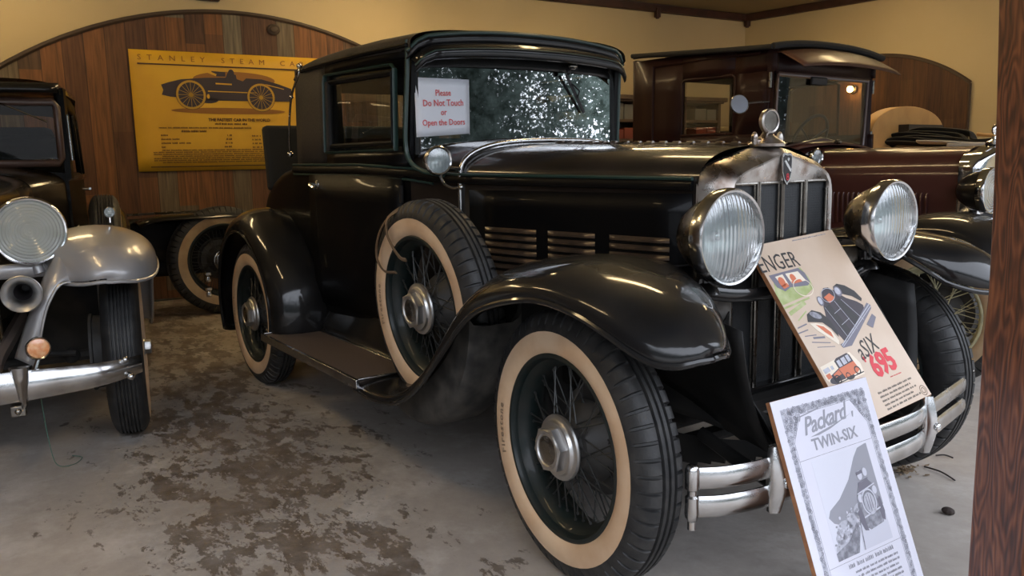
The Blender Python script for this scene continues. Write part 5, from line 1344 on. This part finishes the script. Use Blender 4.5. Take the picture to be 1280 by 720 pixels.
# --- paper notice behind the windscreen glass
NS = thing('paper_sign', 'white paper sign with red lettering behind the windscreen of the large black coupe', 'sign', (-1.2165, -.525, 1.500))
dirn = Vector((0, 0, 1)); nrm = dirn.cross(Vector((0, 1, 0))).normalized() * -1
if nrm.x < 0: nrm = -nrm
mx = frame_mx((0, 0, 0), (0, 1, 0), dirn, nrm); NS.rotation_euler = mx.to_euler()
b = MB(); b.grid([[(x, -y, .002 + .004 * sin(9 * x + 6 * y)) for y in frange(0, .232 - .06 * x, 8)] for x in frange(0, .252, 9)]); obj('sheet', b, 'paper', NS, solid=.0012)
A = Art(NS)
for t_, y_, s_ in (('Please', .062, .034), ('Do Not Touch', .102, .036), ('or', .138, .034), ('Open the Doors', .178, .034)):
    text(t_, s_, Matrix.Translation((.126, -y_ - .006, .010)) @ Matrix.Rotation(radians(2), 4, 'Z'), 'ink_sign', 'lettering', NS, sx=.86, bold=.0004)

# ================================================================= room
K = (-5.655, 6.836)
RZB = radians(-2.51); RZS = radians(4.73)
b = MB(); b.box((-1.5, -.2, -.05), (9.5, 16, .1)); 
fl = struct('floor', b, 'floor', smooth=0)
b = MB(); b.face([(1.0, -60, -.06), (70, -60, -.06), (70, 60, -.06), (1.0, 60, -.06)]); g = struct('ground_yard', b, 'gravel', smooth=0)
b = MB(); b.box((-.10, -6.2, 1.5), (.20, 13.0, 3.05)); wb = struct('wall_back', b, 'wall', loc=(K[0], K[1], 0), rot=(0, 0, RZB), smooth=0)
b = MB(); b.box((3.6, .10, 1.5), (7.6, .20, 3.05)); ws = struct('wall_right', b, 'wall', loc=(K[0], K[1], 0), rot=(0, 0, RZS), smooth=0)
b = MB(); b.box((-2.6, -5.6, 1.5), (7.4, .2, 3.05)); struct('wall_left', b, 'planks_side', smooth=0)
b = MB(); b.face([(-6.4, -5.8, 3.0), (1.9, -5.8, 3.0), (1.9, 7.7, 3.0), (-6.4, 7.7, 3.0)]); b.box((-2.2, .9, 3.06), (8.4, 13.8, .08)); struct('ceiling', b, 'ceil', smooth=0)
b = MB(); b.box((.95, 1.0, 2.72), (.16, 13.2, .56)); struct('trim_header_beam', b, 'trim', smooth=0)
# ceiling trims
b = MB(); b.box((.035, -6.2, 2.955), (.07, 12.6, .09)); struct('trim_back', b, 'trim', loc=(K[0], K[1], 0), rot=(0, 0, RZB), bevel=.01)
b = MB(); b.box((3.6, -.035, 2.955), (7.2, .07, .09)); struct('trim_right', b, 'trim', loc=(K[0], K[1], 0), rot=(0, 0, RZS), bevel=.01)
def wall_pt(rz, x, y, z): return (K[0] + x * cos(rz) - y * sin(rz), K[1] + x * sin(rz) + y * cos(rz), z)
for y, lab in ((-1.60, 'small dark wooden peg block under the ceiling trim left of the corner'), (-.03, 'small dark wooden block under the ceiling trim in the far corner')):
    b = MB(); b.box((.06, 0, -.055), (.06, .06, .11)); b.box((.06, 0, -.115), (.035, .035, .02))
    o = obj('trim_block', b, 'trim', loc=wall_pt(RZB, 0.0, y, 2.955), rot=(0, 0, RZB), bevel=.006); tag(o, lab, 'block')
b = MB(); b.box((.03, 0, 0), (.06, .20, .035)); b.box((.05, .0, .03), (.08, .05, .05)); o = obj('wall_bracket', b, 'trim', loc=wall_pt(RZB, 0, -6.83, 2.628), rot=(0, 0, RZB), bevel=.006); tag(o, 'small dark bracket on the yellow wall above the wooden arch', 'bracket')
# wooden arches
def arch(cy, zc, R, half, z0, axis, name, m, lab, rz):
    b = MB(); top = []
    for t in frange(-half, half, 41): top.append((t, zc + sqrt(R * R - t * t)))
    pts = [(-half, z0)] + top + [(half, z0)]
    def P(u, z, d): return (d, cy + u, z) if axis == 'y' else (cy + u, -d, z)
    fr = [P(u, z, .03) for u, z in pts]
    e = Vector((-.028, 0, 0)) if axis == 'y' else Vector((0, .028, 0))
    b.prism(fr, e)
    root = bpy.data.objects.new(name, None); C.objects.link(root); root.location = (K[0], K[1], 0); root.rotation_euler = (0, 0, rz)
    tag(root, lab, 'wood panel')
    obj('plank_panel', b, m, root, smooth=0)
    b = MB(); b.tube([P(u, z + .008, .035) for u, z in top], (.014, .022), 6); b.tube([P(half, top[-1][1], .035), P(half, z0, .035)], .014, 6); b.tube([P(-half, top[-1][1], .035), P(-half, z0, .035)], .014, 6)
    obj('arch_edging', b, 'edgewood', root)
arch(-6.63, 2.515 - 3.3, 3.3, 2.5, .02, 'y', 'wood_arch', 'planks', 'wide arched panel of mixed reclaimed planks on the back wall behind the yellow poster', RZB)
arch(1.75, .55 - .02, 1.75, 1.10, .02, 'x', 'wood_arch', 'planks_side', 'dark arched plank panel on the right wall beyond the maroon truck', RZS)
# rosette (dark knot carving) on the arch planks above the poster
b = MB(); b.ball((.045, 0, 0), .05, (.25, 1.2, 1)); b.ball((.06, 0, .0), .03, (.3, 1.2, 1)); o = obj('dark_ornament', b, 'edgewood', loc=wall_pt(RZB, 0, -6.27, 2.40), rot=(0, 0, RZB)); tag(o, 'small dark round ornament on the planks above the right end of the yellow poster', 'ornament')
# poster
PO = thing('poster', 'large yellow poster of an early racing car hung on the wooden arch', 'poster', wall_pt(RZB, .045, -7.51, 2.162), RZB)
FR = Matrix(((0, 0, 1, 0), (1, 0, 0, 0), (0, 1, 0, 0), (0, 0, 0, 1)))
b = MB(); b.grid([[(.004 * sin(3 * x) * sin(4 * y), x, -y) for y in frange(0, 1.022, 9)] for x in frange(0, 1.64, 14)])
ps = obj('printed_sheet', b, 'yellow', PO, solid=.002)
class PArt:
    acc = {}
    def multi(s, name, polys, m, lay=1):
        b, ms = s.acc.setdefault(name, (MB(), []))
        if m not in ms: ms.append(m)
        for pts in polys: b.prism([(.0055 + .0006 * lay, x, -y) for x, y in pts], (.0005, 0, 0), ms.index(m))
    def flush(s):
        for name, (b, ms) in s.acc.items(): obj(name, b, ms, PO, smooth=0, merge=False)
    def txt(s, body, size, x, y, m, lay=3, **k): return text(body, size, Matrix.Translation((.0062 + .0006 * lay, x, -y)) @ FR, m, 'lettering', PO, **k)
Q = PArt()
Q.txt('S T A N L E Y    S T E A M    C A R S', .064, .82, .083, 'ink_shade', sx=1.12, space=1.32)
Q.multi('rule', [seg(.06, .115, 1.58, .115, .012)], 'ink_brown', 2); Q.multi('bottom_rule', [seg(.10, .985, 1.54, .985, .008)], 'ink_brown', 2)
Q.multi('car_shadow', [ell(.80, .50, .50, .028, 30), ell(.86, .225, .36, .07, 30)], 'ink_shade', 1)
body = [(.235, .285), (.30, .262), (.40, .235), (.60, .215), (.78, .208), (.80, .165), (.855, .165), (.87, .215), (.93, .235), (.96, .208), (1.10, .212), (1.25, .25), (1.37, .29), (1.37, .405), (1.0, .41), (.62, .41), (.30, .385), (.235, .37), (.25, .33)]
Q.multi('racing_car', [body, [(.66, .155), (.78, .16), (.78, .20), (.68, .20)], ell(.62, .405, .085, .03)], 'ink_navy', 2)
Q.multi('racing_car', [seg(.62, .33, 1.05, .335, .008), seg(.69, .262, .83, .266, .012), seg(.63, .162, .70, .19, .02), ell(.62, .375, .012, .02), seg(1.10, .25, 1.30, .295, .006)], 'yellow', 3)
for cx, cy in ((.475, .365), (1.085, .375)):
    Q.multi('racing_car', [ell(cx, cy, .128, .128, 40)], 'ink_navy', 3)
    sp_ = ring_polys(cx, cy, .126, .126, .020, 40) + [seg(cx, cy, cx + .108 * cos(a), cy + .108 * sin(a), .003) for a in frange(0, 2 * pi, 17)[:-1]] + [ell(cx, cy, .018, .018, 14)]
    Q.multi('racing_car', sp_, 'poster_dim', 4)
    Q.multi('racing_car', ring_polys(cx, cy, .128, .128, .004, 40), 'ink_brown', 5)
Q.multi('racing_car', [ell(.83, .165, .026, .03), [(.80, .18), (.87, .18), (.88, .24), (.80, .24)]], 'ink_navy', 4)
Q.txt('THE FASTEST CAR IN THE WORLD', .036, .88, .590, 'ink_brown', sx=.98, bold=.0012)
r = random.Random(4); L_ = []
L_ += textline(.66, .98, .622, .016, r, word=(.03, .08)); L_ += textline(.19, .98, .655, .012, r, word=(.02, .09))
L_ += textline(.37, .62, .688, .018, r, word=(.04, .09)); L_ += textline(1.20, 1.40, .688, .018, r, word=(.04, .09))
for k in range(4):
    y = .72 + k * .034; L_ += textline(.20, .26 + .09 * ((k * 7) % 3), y, .014, r, word=(.03, .08)); L_ += textline(.76 - .01 * k, .80, y, .014, r); L_ += textline(.98, 1.06, y + .006, .014, r)
for k in range(7): L_ += textline(.13 if k % 3 else .20, 1.50, .868 + k * .0175 - .02, .011, r, word=(.02, .10))
Q.multi('body_copy', L_, 'ink_brown', 1)
Q.flush()
# cabinet on the back wall
CB = thing('cabinet', 'long wooden display cabinet with open shelves against the back wall behind the maroon truck', 'cabinet', wall_pt(RZB, .02, -1.75, 0), RZB)
b = MB(); b.box((.22, 0, 1.86), (.46, 1.90, .05)); b.box((.22, 0, 1.825), (.42, 1.82, .02)); obj('cornice', b, 'cabinetwood', CB, bevel=.008)
b = MB()
for y in (-.86, -.28, .28, .86): b.box((.20, y, .92), (.40, .04, 1.80))
b.box((.012, 0, .92), (.02, 1.74, 1.80)); obj('carcass', b, 'cabinetwood', CB)
for z in (.10, .55, 1.0, 1.38, 1.60):
    b = MB(); b.box((.20, 0, z), (.38, 1.70, .03)); obj('shelf', b, 'cabinetwood', CB)
groups = [(-.84, .015, 1.615, .17, 'greybox', 7), (-.84, 1, 1.395, .17, 'redbox', 5)]
rr_ = random.Random(8)
for z, col, h, lab in ((1.615, 'greybox', .17, 'grey'), (1.395, 'redbox', .14, 'red-brown')):
    y = -.80
    k = 0
    while y < .78:
        w = rr_.uniform(.12, .26)
        if abs(y + w / 2 + .28) > .07 + w / 2 and abs(y + w / 2 - .28) > .07 + w / 2:
            b = MB(); hh = h * rr_.uniform(.75, 1.1); b.box((0, 0, hh / 2), (.22, w, hh))
            o = obj('storage_box', b, col, loc=wall_pt(RZB, .27, -1.75 + y + w / 2, z), rot=(0, 0, RZB), bevel=.004)
            tag(o, f'{lab} box standing in a row on a shelf of the long back wall cabinet', 'box', f'{lab} boxes in the back wall cabinet'); k += 1
        y += w + .012
b = MB(); b.box((.445, .95, 1.40), (.012, .20, .10)); o = obj('card_label', b, 'label', loc=wall_pt(RZB, .0, -1.75, 0), rot=(0, 0, RZB)); 
bpy.data.objects.remove(o)
SB = thing('sideboard', 'low dark wooden sideboard with a pale card label beside the display cabinet', 'sideboard', wall_pt(RZB, .02, -.42, 0), RZB)
b = MB(); b.box((.22, 0, .78), (.42, .70, 1.36)); obj('carcass', b, 'cabinetwood', SB, bevel=.01)
b = MB(); b.box((.45, -.03, 1.39), (.01, .21, .075)); obj('card_label', b, 'label', SB)
b = MB(); b.box((.22, 0, 1.47), (.46, .76, .03)); obj('top_board', b, 'cabinetwood', SB, bevel=.006)
# lamp on right wall
LP = thing('wall_lamp', 'glowing round warm bulb on the right wall, seen through the maroon truck windscreen', 'lamp', wall_pt(RZS, 1.551, -.04, 1.926), RZS)
b = MB(); b.lathe([(0, 0), (.05, 0), (.045, .02), (.02, .03), (.02, .05), (0, .05)], 20, Matrix.Rotation(pi / 2, 4, 'X')); obj('lamp_base', b, 'darkchrome', LP)
b = MB(); b.ball((0, -.08, 0), .036); obj('lamp_bulb', b, 'bulb', LP)
# post at the opening
PT = MB(); rows = []
for z in frange(-.02, 2.45, 26):
    w = .105 + .004 * sin(3.1 * z + 1) + (.006 if z < .8 else 0) ; w2 = .10
    k = [(-w, -w2), (-w * .86, -w2 * 1.08), (w * .86, -w2 * 1.08), (w, -w2), (w, w2), (-w, w2)]
    sh = .012 * sin(1.7 * z)
    rows.append([(x + sh, y, z) for x, y in k])
PT.grid(rows, cv=True); PT.face(rows[0][::-1]); PT.face(rows[-1])
o = obj('wooden_post', PT, 'redpost', loc=(.99, -.20, 0), rot=(0, radians(-1.6), radians(55)), bevel=.008, smooth=50); tag(o, 'thick rough reddish brown stained timber post at the right edge', 'post'); POST = o
# floor debris
rr_ = random.Random(12)
b = MB()
for k in range(60):
    a = rr_.uniform(0, 2 * pi); d = abs(rr_.gauss(0, .5)); x = .045 * d * cos(a) * 1.6; y = .075 * d * sin(a) * 1.3
    q = rr_.uniform(.006, .016); t = rr_.uniform(0, 3)
    b.face([(x + q * cos(t), y + q * sin(t), .003 + rr_.random() * .01), (x + q * .5 * cos(t + 1.7), y + q * .5 * sin(t + 1.7), .004), (x - q * cos(t), y - q * sin(t), .002 + rr_.random() * .008), (x - q * .5 * cos(t + 1.7), y - q * .5 * sin(t + 1.7), .004)])
o = obj('leaf_litter', b, 'debris', loc=(.153, .725, .002), smooth=0, merge=False); o['kind'] = 'stuff'; tag(o, 'small scatter of dry leaf litter on the concrete under the right half of the front bumper', 'leaf litter')
for (x, y), lab, L_, a in (((.245, .80), 'thin dark twig on the concrete near the leaf litter', .14, -.3), ((.17, .98), 'short curled dry leaf stem on the floor behind the bumper', .06, .5)):
    b = MB(); b.tube(smooth_path([(-L_ / 2, 0, .006), (0, .008, .010), (L_ / 2, 0, .005)], 4), .003, 5); o = obj('twig', b, 'ink', loc=(x, y, 0), rot=(0, 0, a)); tag(o, lab, 'twig')
b = MB(); b.ball((0, 0, .012), .018, (1.2, .9, .7), seg=9, rings=6); o = obj('dirt_clod', b, 'darkrock', loc=(.436, .490, 0), smooth=0); tag(o, 'small dark clod of dirt on the floor beside the white board', 'dirt clod')
b = MB(); P = smooth_path([(-1.82, -1.86, .31), (-1.83, -1.85, .15), (-1.84, -1.83, .03), (-1.87, -1.77, .006), (-1.94, -1.73, .005), (-1.99, -1.76, .005)], 8); b.tube([Vector(p) - Vector((-1.66, -1.9, 0)) for p in P], .0014, 6); o = obj('green_string', b, mat('green_string', (.05, .14, .10), .6), loc=(-1.66, -1.9, 0)); tag(o, 'thin green string hanging from the silver-fendered car bumper to the floor', 'string')
# ceiling fluorescent fixtures (above the frame)
LAMPS = [(-1.0, -2.6, 0), (-3.6, -2.8, 0), (-5.0, -1.9, pi / 2), (-1.3, .9, 0), (-3.5, .4, 0), (-4.9, 1.3, pi / 2), (-1.6, 4.3, 0), (-4.2, 3.4, pi / 2), (-3.3, 5.6, 0)]
for i, (x, y, a) in enumerate(LAMPS):
    F = thing('ceiling_light', 'warm fluorescent strip light under the ceiling', 'light', (x, y, 2.96), a, 'strip lights under the ceiling')
    b = MB(); b.box((0, 0, 0), (1.25, .16, .05)); obj('fixture', b, 'fixture', F, bevel=.01)
    b = MB()
    for dy in (-.04, .04): b.tube([(-.58, dy, -.045), (.58, dy, -.045)], .016, 10)
    obj('fluorescent_tube', b, 'tube', F)

# trees and sky outside
def world():
    w = bpy.data.worlds.new('World'); bpy.context.scene.world = w; w.use_nodes = True
    N, L = w.node_tree.nodes, w.node_tree.links; bg = N['Background']
    tc = N.new('ShaderNodeTexCoord'); G = tc.outputs['Generated']
    sp = N.new('ShaderNodeSeparateXYZ'); L.new(G, sp.inputs[0])
    def noise(scale, detail, vec=None, dist=0):
        n = N.new('ShaderNodeTexNoise'); n.inputs['Scale'].default_value = scale; n.inputs['Detail'].default_value = detail; n.inputs['Roughness'].default_value = .75; n.inputs['Distortion'].default_value = dist
        L.new(vec or G, n.inputs['Vector']); return n.outputs['Fac']
    def mr(v, a, c, lo=0., hi=1.):
        r = N.new('ShaderNodeMapRange'); r.inputs['From Min'].default_value = a; r.inputs['From Max'].default_value = c; r.inputs['To Min'].default_value = lo; r.inputs['To Max'].default_value = hi; L.new(v, r.inputs['Value']); return r.outputs[0]
    def op(o, a, c):
        q = N.new('ShaderNodeMath'); q.operation = o; L.new(a, q.inputs[0])
        if isinstance(c, float): q.inputs[1].default_value = c
        else: L.new(c, q.inputs[1])
        return q.outputs[0]
    gaps = op('ADD', op('MULTIPLY', noise(260, 5), .60), op('MULTIPLY', noise(16, 6), .40))
    hgt = mr(sp.outputs[2], .12, .75, .0, .40)
    sky = mr(op('ADD', gaps, hgt), .56, .60)
    leaf = N.new('ShaderNodeValToRGB'); e = leaf.color_ramp.elements
    e[0].position = .35; e[0].color = (.006, .009, .008, 1); e[1].position = .72; e[1].color = (.040, .055, .055, 1)
    L.new(noise(60, 5), leaf.inputs[0])
    mx = N.new('ShaderNodeMix'); mx.data_type = 'RGBA'; L.new(sky, mx.inputs['Factor']); L.new(leaf.outputs[0], mx.inputs['A']); mx.inputs['B'].default_value = (.82, .88, 1.0, 1)
    gr = mr(sp.outputs[2], -.02, .0)
    m2 = N.new('ShaderNodeMix'); m2.data_type = 'RGBA'; L.new(gr, m2.inputs['Factor']); m2.inputs['A'].default_value = (.07, .07, .065, 1); L.new(mx.outputs['Result'], m2.inputs['B'])
    L.new(m2.outputs['Result'], bg.inputs['Color']); bg.inputs['Strength'].default_value = 4.6
world()

# camera
cd = bpy.data.cameras.new('cam'); cam = bpy.data.objects.new('cam', cd); C.objects.link(cam)
cd.sensor_width = 36; cd.lens = 36 * 1019.96 / 1280; cd.clip_start = .05; cd.clip_end = 300
yaw, pit, rol = radians(145.19358), radians(-8.84122), radians(-1.15098)
fw = Vector((cos(yaw) * cos(pit), sin(yaw) * cos(pit), sin(pit))); rt = Vector((sin(yaw), -cos(yaw), 0)); up = rt.cross(fw)
r2 = rt * cos(rol) + up * sin(rol); u2 = -rt * sin(rol) + up * cos(rol)
cam.matrix_world = Matrix(((r2.x, u2.x, -fw.x, 1.69595), (r2.y, u2.y, -fw.y, -2.10014), (r2.z, u2.z, -fw.z, 1.16744), (0, 0, 0, 1)))
sc = bpy.context.scene; sc.camera = cam
sc.view_settings.view_transform = 'Standard'; sc.view_settings.look = 'None'; sc.view_settings.gamma = 1; sc.view_settings.use_curve_mapping = False
sc.view_settings.exposure = 0.0
